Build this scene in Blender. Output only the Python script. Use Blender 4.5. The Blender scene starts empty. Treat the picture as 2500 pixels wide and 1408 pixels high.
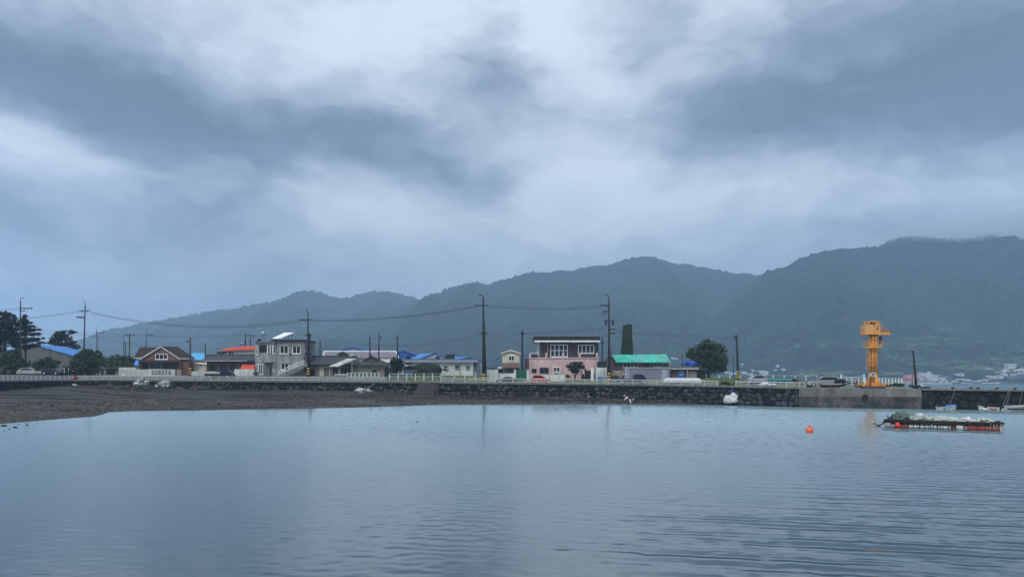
import bpy, bmesh, math, random
import numpy as np
from math import radians as R, sin, cos, pi, atan2, sqrt
from mathutils import Vector, noise, Matrix
random.seed(7)
SC = bpy.context.scene
COL = SC.collection
# ------------------------------------------------------------ camera
F = 1800.0; HZ = 926.0; EYE = 3.9
cd = bpy.data.cameras.new('camera'); cam = bpy.data.objects.new('camera', cd); COL.objects.link(cam)
cam.location = (0, 0, EYE); cam.rotation_euler = (R(90), 0, 0)
cd.sensor_fit = 'HORIZONTAL'; cd.sensor_width = 36; cd.lens = 36*F/2500
cd.shift_y = (HZ-704)/2500; cd.clip_start = 0.1; cd.clip_end = 12000
SC.camera = cam
SC.view_settings.view_transform = 'Standard'; SC.view_settings.look = 'None'
SC.view_settings.exposure = 0.5; SC.view_settings.gamma = 1; SC.view_settings.use_curve_mapping = False
SC.cycles.volume_bounces = 1

def lin(r, g, b):
    f = lambda c: (c/255/12.92) if c/255 <= .04045 else ((c/255+.055)/1.055)**2.4
    return (f(r), f(g), f(b))
# ------------------------------------------------------------ world: overcast sky over a thin Nishita sky
wd = bpy.data.worlds.new('World'); SC.world = wd; wd.use_nodes = True
nt = wd.node_tree; N = nt.nodes; L = nt.links; N.clear()
out = N.new('ShaderNodeOutputWorld'); bg = N.new('ShaderNodeBackground'); bg.inputs[1].default_value = 0.1
L.new(bg.outputs[0], out.inputs[0])
sky = N.new('ShaderNodeTexSky'); sky.sky_type = 'NISHITA'; sky.sun_disc = False
sky.sun_elevation = R(52); sky.sun_rotation = R(200)
tc = N.new('ShaderNodeTexCoord'); sep = N.new('ShaderNodeSeparateXYZ'); L.new(tc.outputs['Generated'], sep.inputs[0])
def wm(op, a, b=None, c=None):
    n = N.new('ShaderNodeMath'); n.operation = op
    for i, v in enumerate((a, b, c)):
        if v is None: continue
        if isinstance(v, (int, float)): n.inputs[i].default_value = v
        else: L.new(v, n.inputs[i])
    return n.outputs[0]
az = wm('ARCTAN2', sep.outputs[0], sep.outputs[1])
elv = wm('ARCSINE', sep.outputs[2])
cmb = N.new('ShaderNodeCombineXYZ'); L.new(az, cmb.inputs[0]); L.new(elv, cmb.inputs[1])
# warp
nw = N.new('ShaderNodeTexNoise'); nw.inputs['Scale'].default_value = 3.2; nw.inputs['Detail'].default_value = 5; nw.inputs['Roughness'].default_value = .55
mpw = N.new('ShaderNodeMapping'); mpw.inputs['Scale'].default_value = (1, 2.0, 1); L.new(cmb.outputs[0], mpw.inputs[0]); L.new(mpw.outputs[0], nw.inputs['Vector'])
vs = N.new('ShaderNodeVectorMath'); vs.operation = 'SUBTRACT'; vs.inputs[1].default_value = (.5, .5, .5); L.new(nw.outputs['Color'], vs.inputs[0])
vm = N.new('ShaderNodeVectorMath'); vm.operation = 'MULTIPLY'; vm.inputs[1].default_value = (.20, .12, 0); L.new(vs.outputs[0], vm.inputs[0])
nw2 = N.new('ShaderNodeTexNoise'); nw2.inputs['Scale'].default_value = 11; nw2.inputs['Detail'].default_value = 6; nw2.inputs['Roughness'].default_value = .55; L.new(mpw.outputs[0], nw2.inputs['Vector'])
vs2 = N.new('ShaderNodeVectorMath'); vs2.operation = 'SUBTRACT'; vs2.inputs[1].default_value = (.5, .5, .5); L.new(nw2.outputs['Color'], vs2.inputs[0])
vm2 = N.new('ShaderNodeVectorMath'); vm2.operation = 'MULTIPLY_ADD'; vm2.inputs[1].default_value = (.075, .055, 0); L.new(vs2.outputs[0], vm2.inputs[0]); L.new(vm.outputs[0], vm2.inputs[2])
va = N.new('ShaderNodeVectorMath'); va.operation = 'ADD'; L.new(cmb.outputs[0], va.inputs[0]); L.new(vm2.outputs[0], va.inputs[1])
# clouds: (px, py, rx, ry, rot deg, amplitude) in picture units, turned into azimuth / elevation
CL = [
 (150,240,820,125,-6,-.36),(760,370,600,130,-13,-.29),(480,460,360,120,-8,-.14),(1180,440,420,90,-12,-.25),(200,220,380,70,0,-.15),
 (1180,140,180,150,10,-.34),(1290,230,260,110,-15,-.14),
 (2350,210,640,240,0,-.62),(1900,180,420,220,20,-.12),(2480,60,260,200,0,-.10),(1600,150,220,220,0,-.12),
 (100,70,620,140,0,-.18),(70,365,210,75,-12,.40),
 (1060,60,420,150,0,.30),(1370,70,160,170,0,.34),(1480,330,280,190,40,.20),(1780,70,170,190,0,.24),(640,110,520,160,0,.14),
 (880,470,270,110,-8,.36),(1080,330,260,100,0,.08),(1500,480,600,120,0,.24),(2150,420,560,100,0,.26),
 (2420,470,320,90,0,.12),(1150,560,700,120,0,.14),(150,520,560,90,0,-.17),(300,600,500,90,0,-.06),
 (1900,590,700,90,0,-.06),(420,740,900,140,0,.0),(2300,600,500,80,0,-.10),(1450,560,500,90,0,.0),
]
acc = None
for (px, py, rx, ry, rot, amp) in CL:
    if amp == 0: continue
    A = atan2(px-1250, F); E = math.atan2(HZ-py, sqrt(F*F+(px-1250)**2))
    m = N.new('ShaderNodeMapping'); m.vector_type = 'TEXTURE'
    m.inputs['Location'].default_value = (A, E, 0); m.inputs['Rotation'].default_value = (0, 0, R(rot))
    m.inputs['Scale'].default_value = (rx/F, ry/F, 1); L.new(va.outputs[0], m.inputs[0])
    ln = N.new('ShaderNodeVectorMath'); ln.operation = 'DOT_PRODUCT'; L.new(m.outputs[0], ln.inputs[0]); L.new(m.outputs[0], ln.inputs[1])
    g = wm('EXPONENT', wm('MULTIPLY', wm('POWER', ln.outputs['Value'], 1.35), -1.5))
    acc = wm('MULTIPLY', g, amp) if acc is None else wm('MULTIPLY_ADD', g, amp, acc)
n2 = N.new('ShaderNodeTexNoise'); n2.inputs['Scale'].default_value = 5.0; n2.inputs['Detail'].default_value = 8; n2.inputs['Roughness'].default_value = .56
mp2 = N.new('ShaderNodeMapping'); mp2.inputs['Scale'].default_value = (1, 1.9, 1); mp2.inputs['Rotation'].default_value = (0, 0, R(8)); mp2.inputs['Location'].default_value = (3.1, 1.7, 0)
L.new(va.outputs[0], mp2.inputs[0]); L.new(mp2.outputs[0], n2.inputs['Vector'])
nz = wm('MULTIPLY', wm('SUBTRACT', n2.outputs[0], .5), .8)
n3 = N.new('ShaderNodeTexNoise'); n3.inputs['Scale'].default_value = 16; n3.inputs['Detail'].default_value = 6; n3.inputs['Roughness'].default_value = .55
mp3 = N.new('ShaderNodeMapping'); mp3.inputs['Scale'].default_value = (1, 2.0, 1); L.new(va.outputs[0], mp3.inputs[0]); L.new(mp3.outputs[0], n3.inputs['Vector'])
nz3 = wm('MULTIPLY', wm('SUBTRACT', n3.outputs[0], .5), .46)
val = wm('ADD', wm('ADD', wm('ADD', acc, .65), nz), nz3)
rp = N.new('ShaderNodeValToRGB'); L.new(val, rp.inputs[0])
cr = rp.color_ramp; cr.interpolation = 'B_SPLINE'
SK = [(0.0, (80, 90, 103)), (.25, (106, 118, 134)), (.5, (148, 159, 174)), (.75, (188, 197, 208)), (1.0, (214, 223, 233))]
cr.elements[0].position = 0; cr.elements[1].position = 1
for p, c in SK[1:-1]: cr.elements.new(p)
for e, (p, c) in zip(cr.elements, SK): e.position = p; e.color = (*lin(*c), 1)
mul = N.new('ShaderNodeVectorMath'); mul.operation = 'SCALE'; mul.inputs['Scale'].default_value = 10.0; L.new(rp.outputs[0], mul.inputs[0])
mx = N.new('ShaderNodeMix'); mx.data_type = 'RGBA'; mx.inputs[0].default_value = .96
L.new(sky.outputs[0], mx.inputs[6]); L.new(mul.outputs[0], mx.inputs[7]); L.new(mx.outputs[2], bg.inputs[0])
wd.cycles.sampling_method = 'MANUAL'; wd.cycles.sample_map_resolution = 512
# ------------------------------------------------------------ sun behind thick cloud
sd = bpy.data.lights.new('sun', 'SUN'); sd.energy = 1.5; sd.angle = R(25); sd.color = (1, .96, .9)
so = bpy.data.objects.new('sun', sd); COL.objects.link(so)
so.rotation_euler = Vector((sin(R(200))*cos(R(52)), cos(R(200))*cos(R(52)), sin(R(52)))).to_track_quat('Z', 'Y').to_euler()

# ------------------------------------------------------------ helpers
def W(px, py, Y): return Vector(((px-1250)/F*Y, Y, EYE-(py-HZ)/F*Y))
def XP(px, Y): return (px-1250)/F*Y
def ZP(py, Y): return EYE-(py-HZ)/F*Y
def interp(tab, x):
    if x <= tab[0][0]: return tab[0][1]
    for (a, b), (c, d) in zip(tab, tab[1:]):
        if x <= c: return b+(d-b)*(x-a)/(c-a)
    return tab[-1][1]
WALL = [(-260,104),(-80,112),(0,117),(180,133),(240,133),(470,131),(700,129),(940,127),(1200,124),(1500,122),(1650,117.5),(1750,113),(1950,104.2),(2250,97),(2520,92),(2800,87)]
YTOP = [(-260,930.5),(0,929.5),(240,927.3),(470,929),(700,930.5),(940,932),(1200,935),(1500,938),(1750,942),(1950,946.5),(2250,949),(2520,952),(2800,955)]
YW = lambda px: interp(WALL, px)
def gz(px): return EYE-(interp(YTOP, px)-HZ)*YW(px)/F
def GZ(px, Y):   # ground height: flat road behind the wall, then a gentle rise under the village
    px = max(-260, min(2240, px)); d = Y-YW(px)
    ka = interp([(.6, 0), (5, .75), (8, .95), (14, 1.05), (22, 1.12)], d); kb = interp([(8, 0), (14, .85), (22, 1.12)], d)
    t = max(0, min(1, (px-1080)/100)); return gz(px)+(ka+(kb-ka)*t)*max(0, min(1, (1990-px)/50))
def lab(o, label=None, cat=None, group=None, kind=None):
    if label: o['label'] = label
    if cat: o['category'] = cat
    if group: o['group'] = group
    if kind: o['kind'] = kind
    return o
OFF = {}
def thing(name, label, cat, loc, group=None, rz=0):
    o = bpy.data.objects.new(name, None); COL.objects.link(o); o.location = loc; o.rotation_euler = (0, 0, rz)
    o.empty_display_size = .3
    OFF[o.name] = Vector(loc); return lab(o, label, cat, group)
class MB:
    def __init__(s): s.v = []; s.f = []; s.m = []; s.sm = []; s.k = 0
    def add(s, vs, fs, smooth=False, k=None):
        o = len(s.v); s.v += [tuple(v) for v in vs]
        for f in fs: s.f.append([i+o for i in f]); s.m.append(s.k if k is None else k); s.sm.append(smooth)
        return s
    def box(s, x0, x1, y0, y1, z0, z1, k=None):
        x0, x1 = min(x0, x1), max(x0, x1); z0, z1 = min(z0, z1), max(z0, z1)
        v = [(x0,y0,z0),(x1,y0,z0),(x1,y1,z0),(x0,y1,z0),(x0,y0,z1),(x1,y0,z1),(x1,y1,z1),(x0,y1,z1)]
        return s.add(v, [(0,3,2,1),(4,5,6,7),(0,1,5,4),(1,2,6,5),(2,3,7,6),(3,0,4,7)], k=k)
    def pb(s, p0, p1, q0, q1, Y, th, k=None):   # box whose front face spans picture cols p0..p1, rows q0..q1 at depth Y
        return s.box(XP(p0,Y), XP(p1,Y), Y, Y+th, ZP(q1,Y), ZP(q0,Y), k)
    def prism(s, pts, y0, y1, k=None):          # polygon in XZ pushed along Y
        n = len(pts); v = [(x, y0, z) for x, z in pts]+[(x, y1, z) for x, z in pts]
        a = sum(pts[i][0]*pts[(i+1)%n][1]-pts[(i+1)%n][0]*pts[i][1] for i in range(n))
        f = [list(range(n)), list(range(2*n-1, n-1, -1))] + [[(i+1)%n, i, n+i, n+(i+1)%n] for i in range(n)]
        if a < 0: f = [g[::-1] for g in f]
        return s.add(v, f, k=k)
    def slab(s, q, t, k=None):                  # thick quad, q = 4 corners, thickness downwards
        v = [Vector(p) for p in q]; v += [p-Vector((0, 0, t)) for p in v]
        return s.add(v, [(0,1,2,3),(7,6,5,4),(0,4,5,1),(1,5,6,2),(2,6,7,3),(3,7,4,0)], k=k)
    def tube(s, pts, rad, n=6, k=None, cap=True):
        pts = [Vector(p) for p in pts]
        if not isinstance(rad, (list, tuple)): rad = [rad]*len(pts)
        o = len(s.v); V = []; Fs = []
        for i, p in enumerate(pts):
            d = (pts[min(i+1, len(pts)-1)]-pts[max(i-1, 0)]).normalized()
            a = d.cross(Vector((0, 1, 0)) if abs(d.y) < .9 else Vector((1, 0, 0))).normalized(); b = d.cross(a)
            for j in range(n):
                t = 2*pi*j/n; V.append(p+(a*cos(t)+b*sin(t))*rad[i])
        for i in range(len(pts)-1):
            for j in range(n):
                Fs.append((i*n+j, i*n+(j+1)%n, (i+1)*n+(j+1)%n, (i+1)*n+j))
        if cap: Fs.append(tuple(range(n))[::-1]); Fs.append(tuple(range((len(pts)-1)*n, len(pts)*n)))
        return s.add(V, Fs, smooth=n > 6, k=k)
    def blob(s, c, r, amp=.2, fr=1.0, sub=1, sq=1.0, k=None, smooth=False, rz=0):
        V, Fs = ICO[sub]; c = Vector(c); sd_ = Vector((random.uniform(0, 99), random.uniform(0, 99), random.uniform(0, 99)))
        o = []
        cz, sz = cos(rz), sin(rz)
        for v in V:
            m = 1+amp*noise.noise(v*fr*1.3+sd_)*2
            x, y, z = v
            if sq != 1:
                x, y, z = [math.copysign(abs(t)**sq, t) for t in (x, y, z)]
            x, y, z = x*r[0]*m, y*r[1]*m, z*r[2]*m
            o.append((c.x+x*cz-z*sz, c.y+y, c.z+x*sz+z*cz))
        return s.add(o, Fs, smooth=smooth, k=k)
    def build(s, name, mats, parent=None, **kw):
        if not isinstance(mats, (list, tuple)): mats = [mats]
        me = bpy.data.meshes.new(name); o = bpy.data.objects.new(name, me); COL.objects.link(o)
        if parent is not None: off = OFF[parent.name]; o.parent = parent
        else:
            xs = [v[0] for v in s.v]; ys = [v[1] for v in s.v]; zs = [v[2] for v in s.v]
            off = Vector(((min(xs)+max(xs))/2, (min(ys)+max(ys))/2, min(zs))) if kw.get('center', True) else Vector((0, 0, 0))
            o.location = off
        OFF[o.name] = off
        me.from_pydata([(v[0]-off[0], v[1]-off[1], v[2]-off[2]) for v in s.v], [], s.f)
        for m in mats: me.materials.append(m)
        me.polygons.foreach_set('material_index', s.m); me.polygons.foreach_set('use_smooth', s.sm); me.update()
        lab(o, kw.get('label'), kw.get('cat'), kw.get('group'), kw.get('kind'))
        return o
ICO = {}
for q in (1, 2, 3, 4):
    b_ = bmesh.new(); bmesh.ops.create_icosphere(b_, subdivisions=q, radius=1); b_.verts.ensure_lookup_table()
    ICO[q] = ([v.co.copy() for v in b_.verts], [[v.index for v in f.verts] for f in b_.faces]); b_.free()
def dup(o, off=(0, 0, 0), parent=None):
    c = o.copy(); COL.objects.link(c)
    c.location = Vector(o.location)+Vector(off)
    if parent is not None: c.parent = parent
    OFF[c.name] = OFF[o.name]
    return c
# ------------------------------------------------------------ materials
def mat(name, col, rough=.8, var=.25, sc=1.5, bump=0, pat=None, island=0, metal=0, spec=.3, col2=None, streak=0, ps=1.0):
    m = bpy.data.materials.new(name); m.use_nodes = True; n = m.node_tree.nodes; l = m.node_tree.links
    p = n['Principled BSDF']; p.inputs['Roughness'].default_value = rough; p.inputs['Metallic'].default_value = metal
    p.inputs['Specular IOR Level'].default_value = spec
    geo = n.new('ShaderNodeNewGeometry'); mp = n.new('ShaderNodeMapping'); l.new(geo.outputs['Position'], mp.inputs[0])
    mp.inputs['Scale'].default_value = (1, 1, .25 if streak else 1)
    t = n.new('ShaderNodeTexNoise'); t.inputs['Scale'].default_value = sc; t.inputs['Detail'].default_value = 5; t.inputs['Roughness'].default_value = .65
    l.new(mp.outputs[0], t.inputs['Vector'])
    hsv = n.new('ShaderNodeHueSaturation')
    mr = n.new('ShaderNodeMapRange'); mr.inputs[1].default_value = .3; mr.inputs[2].default_value = .7; mr.inputs[3].default_value = 1-var; mr.inputs[4].default_value = 1+var
    l.new(t.outputs[0], mr.inputs[0])
    base = None
    if pat in ('brick', 'block'):
        sp = n.new('ShaderNodeSeparateXYZ'); cb = n.new('ShaderNodeCombineXYZ'); l.new(geo.outputs['Position'], sp.inputs[0]); l.new(sp.outputs[0], cb.inputs[0]); l.new(sp.outputs[2], cb.inputs[1])
        bt = n.new('ShaderNodeTexBrick'); l.new(cb.outputs[0], bt.inputs[0]); bt.inputs['Scale'].default_value = ps
        bt.inputs['Color1'].default_value = (*col, 1); bt.inputs['Color2'].default_value = (*[c*.72 for c in col], 1)
        bt.inputs['Mortar'].default_value = (*(col2 or [c*.45 for c in col]), 1); bt.inputs['Mortar Size'].default_value = .02
        base = bt.outputs[0]
    elif col2:
        t2 = n.new('ShaderNodeTexNoise'); t2.inputs['Scale'].default_value = sc*.37; t2.inputs['Detail'].default_value = 4; l.new(geo.outputs['Position'], t2.inputs['Vector'])
        r2 = n.new('ShaderNodeMapRange'); r2.inputs[1].default_value = .42; r2.inputs[2].default_value = .6; l.new(t2.outputs[0], r2.inputs[0])
        mm = n.new('ShaderNodeMix'); mm.data_type = 'RGBA'; l.new(r2.outputs[0], mm.inputs[0]); mm.inputs[6].default_value = (*col, 1); mm.inputs[7].default_value = (*col2, 1)
        base = mm.outputs[2]
    if base is None: hsv.inputs['Color'].default_value = (*col, 1)
    else: l.new(base, hsv.inputs['Color'])
    v = mr.outputs[0]
    if island:
        mi = n.new('ShaderNodeMapRange'); mi.inputs[3].default_value = 1-island; mi.inputs[4].default_value = 1+island; l.new(geo.outputs['Random Per Island'], mi.inputs[0])
        mu = n.new('ShaderNodeMath'); mu.operation = 'MULTIPLY'; l.new(v, mu.inputs[0]); l.new(mi.outputs[0], mu.inputs[1]); v = mu.outputs[0]
    l.new(v, hsv.inputs['Value']); l.new(hsv.outputs[0], p.inputs['Base Color'])
    if pat in ('corr', 'plank'):
        wv = n.new('ShaderNodeTexWave'); wv.wave_type = 'BANDS'; wv.bands_direction = 'X' if pat == 'corr' else 'Z'; wv.inputs['Scale'].default_value = ps
        l.new(geo.outputs['Position'], wv.inputs[0])
        bp = n.new('ShaderNodeBump'); bp.inputs['Strength'].default_value = 1; bp.inputs['Distance'].default_value = .05; l.new(wv.outputs[1], bp.inputs['Height']); l.new(bp.outputs[0], p.inputs['Normal'])
    elif bump:
        bp = n.new('ShaderNodeBump'); bp.inputs['Strength'].default_value = .7; bp.inputs['Distance'].default_value = bump; l.new(t.outputs[0], bp.inputs['Height']); l.new(bp.outputs[0], p.inputs['Normal'])
    return m
MT = {}
def mk(k, *a, **kw): MT[k] = mat(k, *a, **kw); return MT[k]
mk('rail', (.43,.46,.48), .6, .2, 1.2)
mk('white', (.78,.82,.82), .6, .12, .8, streak=1); mk('whitewall', (.58,.63,.61), .8, .26, 1.3, streak=1, col2=(.44,.48,.46))
mk('offwhite', (.46,.48,.44), .8, .32, 1.3, streak=1); mk('cream', (.58,.55,.46), .8, .14, .7, streak=1)
mk('pink', (.57,.41,.42), .85, .30, 1.3, streak=1, col2=(.50,.34,.34)); mk('brownsiding', (.065,.055,.062), .7, .2, .8, pat='plank', ps=2.2)
mk('darkroof', (.022,.02,.024), .8, .3, .8); mk('brownroof', (.035,.022,.022), .85, .3, 1.2)
mk('tileroof', (.055,.062,.072), .7, .3, 1.2, pat='corr', ps=1.2); mk('charcoal', (.012,.013,.017), .7, .3, 1)
mk('brick', (.22,.13,.11), .9, .25, .6, pat='brick', ps=2.5, streak=1); mk('block', (.32,.325,.33), .9, .42, 1.0, pat='block', ps=1.1, streak=1)
mk('concrete', (.135,.133,.120), .9, .45, 1.1, bump=.03, streak=1); mk('concretelow', (.030,.031,.030), .85, .5, 1.4, bump=.04, col2=(.075,.075,.07))
mk('coping', (.15,.15,.14), .9, .3, 1.2)
mk('bluedeep', (.025,.12,.46), .6, .28, .6, pat='corr', ps=.7); mk('bluebright', (.06,.24,.66), .6, .28, .5, pat='corr', ps=.7, col2=(.09,.24,.52))
mk('bluewall', (.03,.12,.42), .6, .12, .4, pat='corr', ps=1.0); mk('lightblue', (.10,.42,.75), .5, .12, .4, pat='corr', ps=1.0)
mk('lilac', (.30,.33,.42), .7, .12, .4); mk('purpleroof', (.20,.18,.21), .7, .28, .5, pat='corr', ps=.8)
mk('red', (.60,.07,.035), .6, .3, .9, streak=1, col2=(.45,.07,.04)); mk('orangered', (.62,.06,.02), .35, .08, .6, spec=.5)
mk('turq', (.04,.48,.37), .6, .30, .7, pat='corr', ps=.7, col2=(.10,.40,.32)); mk('greengate', (.01,.10,.07), .6, .15, 1); mk('greyshed', (.13,.135,.14), .8, .18, .4, pat='corr', ps=1.0)
mk('container', (.22,.22,.29), .7, .14, .4, pat='corr', ps=1.6); mk('beige', (.24,.22,.18), .85, .2, .6, streak=1)
mk('woodbrown', (.10,.07,.06), .85, .3, 1.2, streak=1); mk('shedbrown', (.12,.095,.095), .9, .3, .6, streak=1, pat='brick', ps=1.6)
mk('glass', (.010,.013,.020), .2, .3, .6, spec=.2); mk('glassblue', (.022,.036,.055), .2, .3, .6, spec=.25)
mk('pole', (.045,.042,.045), .85, .3, .8); mk('poledark', (.018,.018,.022), .8, .3, .8); mk('wire', (.02,.022,.026), .6, .1); mk('farpole', (.05,.06,.075), .8, .1)
mk('metal', (.28,.30,.32), .45, .2, 2, metal=.6); mk('yellow', (.65,.42,.06), .6, .25, 2); mk('black', (.01,.01,.012), .6, .3, 2)
mk('crane', (.74,.34,.05), .6, .25, 2.2, streak=1, col2=(.55,.22,.04)); mk('cranecabin', (.62,.32,.11), .6, .12, .8, streak=1)
mk('rubber', (.012,.012,.013), .8, .3, 3); mk('asphalt', (.10,.105,.115), .9, .25, 1.0); mk('paving', (.20,.20,.19), .9, .25, 1.0)
mk('grass', (.07,.11,.035), .95, .35, .5, bump=.1, col2=(.13,.15,.06)); mk('dirt', (.12,.11,.08), .95, .3, .6, bump=.05)
mk('stone', (.042,.041,.044), .9, .45, 2.2, bump=.08, island=.8, spec=.15); mk('stonedark', (.015,.015,.017), .8, .35, 1.6, bump=.06, island=.7, spec=.15); mk('joint', (.006,.006,.008), .95, .3, 2)
mk('leaf', (.032,.062,.022), .7, .45, .9, island=.55); mk('leafdark', (.012,.022,.014), .75, .45, .8, island=.55); mk('leaflight', (.055,.10,.03), .7, .4, 1, island=.5)
mk('leafivy', (.020,.042,.016), .8, .4, 1, island=.5); mk('bark', (.05,.04,.032), .9, .3, 3)
mk('drumwhite', (.42,.43,.42), .7, .35, 3.0)
mk('foam', (.56,.59,.60), .7, .15, 2.0, bump=.05); mk('bundle', (.62,.65,.66), .7, .35, 3.0, bump=.08, col2=(.20,.21,.22)); mk('tarp', (.40,.44,.40), .7, .3, 2.0, bump=.08); mk('net', (.10,.14,.12), .9, .4, 3.0, bump=.08); mk('bluetarp', (.02,.09,.38), .6, .3, 2)
mk('redbuoy', (.70,.03,.04), .45, .12, 2, spec=.5); mk('orangebuoy', (.75,.13,.03), .45, .15, 3, spec=.5); mk('rust', (.20,.045,.025), .8, .35, 3)
mk('silver', (.42,.44,.48), .3, .06, .5, metal=.5, spec=.6); mk('navy', (.010,.013,.030), .4, .1, .5, spec=.25); mk('rope', (.22,.20,.16), .9, .2, 4)
mk('skin', (.42,.26,.19), .6, .05); mk('clothdark', (.02,.02,.026), .9, .2, 6); mk('clothwhite', (.65,.66,.68), .9, .1, 6); mk('clothgrey', (.18,.19,.22), .9, .2, 6); mk('hair', (.01,.01,.01), .8, .1)
mk('ink', (.035,.04,.11), .8, .2, 2); mk('rockpale', (.30,.31,.33), .95, .4, .25, bump=.6); mk('rockpink', (.40,.18,.19), .95, .3, .2, bump=.6)
mk('wood', (.055,.042,.035), .9, .35, 2)
# ------------------------------------------------------------ setting: water, beach, ground, road, hills
def water_mat():
    m = bpy.data.materials.new('water'); m.use_nodes = True; n = m.node_tree.nodes; l = m.node_tree.links
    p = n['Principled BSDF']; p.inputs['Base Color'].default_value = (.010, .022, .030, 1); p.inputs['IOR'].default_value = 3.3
    g = n.new('ShaderNodeNewGeometry'); sp = n.new('ShaderNodeSeparateXYZ'); l.new(g.outputs['Position'], sp.inputs[0])
    def M_(op, a, b=None, c=None, cl=False):
        q = n.new('ShaderNodeMath'); q.operation = op; q.use_clamp = cl
        for i, v in enumerate((a, b, c)):
            if v is None: continue
            if isinstance(v, (int, float)): q.inputs[i].default_value = v
            else: l.new(v, q.inputs[i])
        return q.outputs[0]
    def nse(scale, rot=0, det=3, s=(1,1,1), dist=0, rough=.5):
        mp = n.new('ShaderNodeMapping'); mp.inputs['Scale'].default_value = s; mp.inputs['Rotation'].default_value = (0, 0, R(rot)); l.new(g.outputs['Position'], mp.inputs[0])
        t = n.new('ShaderNodeTexNoise'); t.inputs['Scale'].default_value = scale; t.inputs['Detail'].default_value = det; t.inputs['Distortion'].default_value = dist; t.inputs['Roughness'].default_value = rough
        l.new(mp.outputs[0], t.inputs['Vector']); return t.outputs[0]
    # wind mask: calm to the left and under the beach, ruffled to the right
    wind = M_('ADD', M_('MULTIPLY_ADD', sp.outputs[0], .016, .30), M_('MULTIPLY', M_('SUBTRACT', nse(.035, 0, 4, (.5, 1.6, 1)), .5), 2.6))
    wind = M_('MINIMUM', M_('MAXIMUM', wind, .30), 1.25)
    p.inputs['Roughness'].default_value = .03
    # body colour painted paler towards the mud flat, standing in for sky sheen
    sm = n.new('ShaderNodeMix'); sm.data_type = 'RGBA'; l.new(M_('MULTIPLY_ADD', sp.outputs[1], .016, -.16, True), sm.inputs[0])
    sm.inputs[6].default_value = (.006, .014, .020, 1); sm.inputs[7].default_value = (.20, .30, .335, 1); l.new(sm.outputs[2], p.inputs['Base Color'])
    h1 = M_('MULTIPLY', nse(1.15, -12, 4, (.38, 1.5, 1), .4), .085)
    h2 = M_('MULTIPLY', nse(4.5, 6, 3, (.45, 1.3, 1)), .022)
    h3 = M_('MULTIPLY', nse(.33, -14, 2, (.30, 1.3, 1), .3), .10)
    spk = nse(2.4, 0, 2, (.5, 1.9, 1))
    spk = M_('MULTIPLY', M_('MAXIMUM', M_('SUBTRACT', spk, .67), 0), .35)
    sw = M_('MULTIPLY_ADD', sp.outputs[0], .075, .05, True)
    far = M_('MULTIPLY_ADD', sp.outputs[1], -.05, 2.4, True)
    swell = M_('MULTIPLY', M_('MULTIPLY', h3, sw), far)
    # added normal tilt towards the camera lifts reflections into brighter sky, stronger further out
    ex = M_('MULTIPLY', M_('EXPONENT', M_('MULTIPLY_ADD', sp.outputs[1], -.04, .60)), 25)
    lean = M_('MULTIPLY', M_('ADD', sp.outputs[1], ex), .095/.11)
    h = M_('ADD', M_('ADD', M_('MULTIPLY', M_('ADD', h1, h2), wind), spk), lean)
    b = n.new('ShaderNodeBump'); b.inputs['Strength'].default_value = 1; b.inputs['Distance'].default_value = .11; l.new(h, b.inputs['Height']); l.new(b.outputs[0], p.inputs['Normal'])
    return m
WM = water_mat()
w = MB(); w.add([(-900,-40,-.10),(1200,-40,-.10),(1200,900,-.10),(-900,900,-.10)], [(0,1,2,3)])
w.build('water', WM, kind='structure', center=False)
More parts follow.
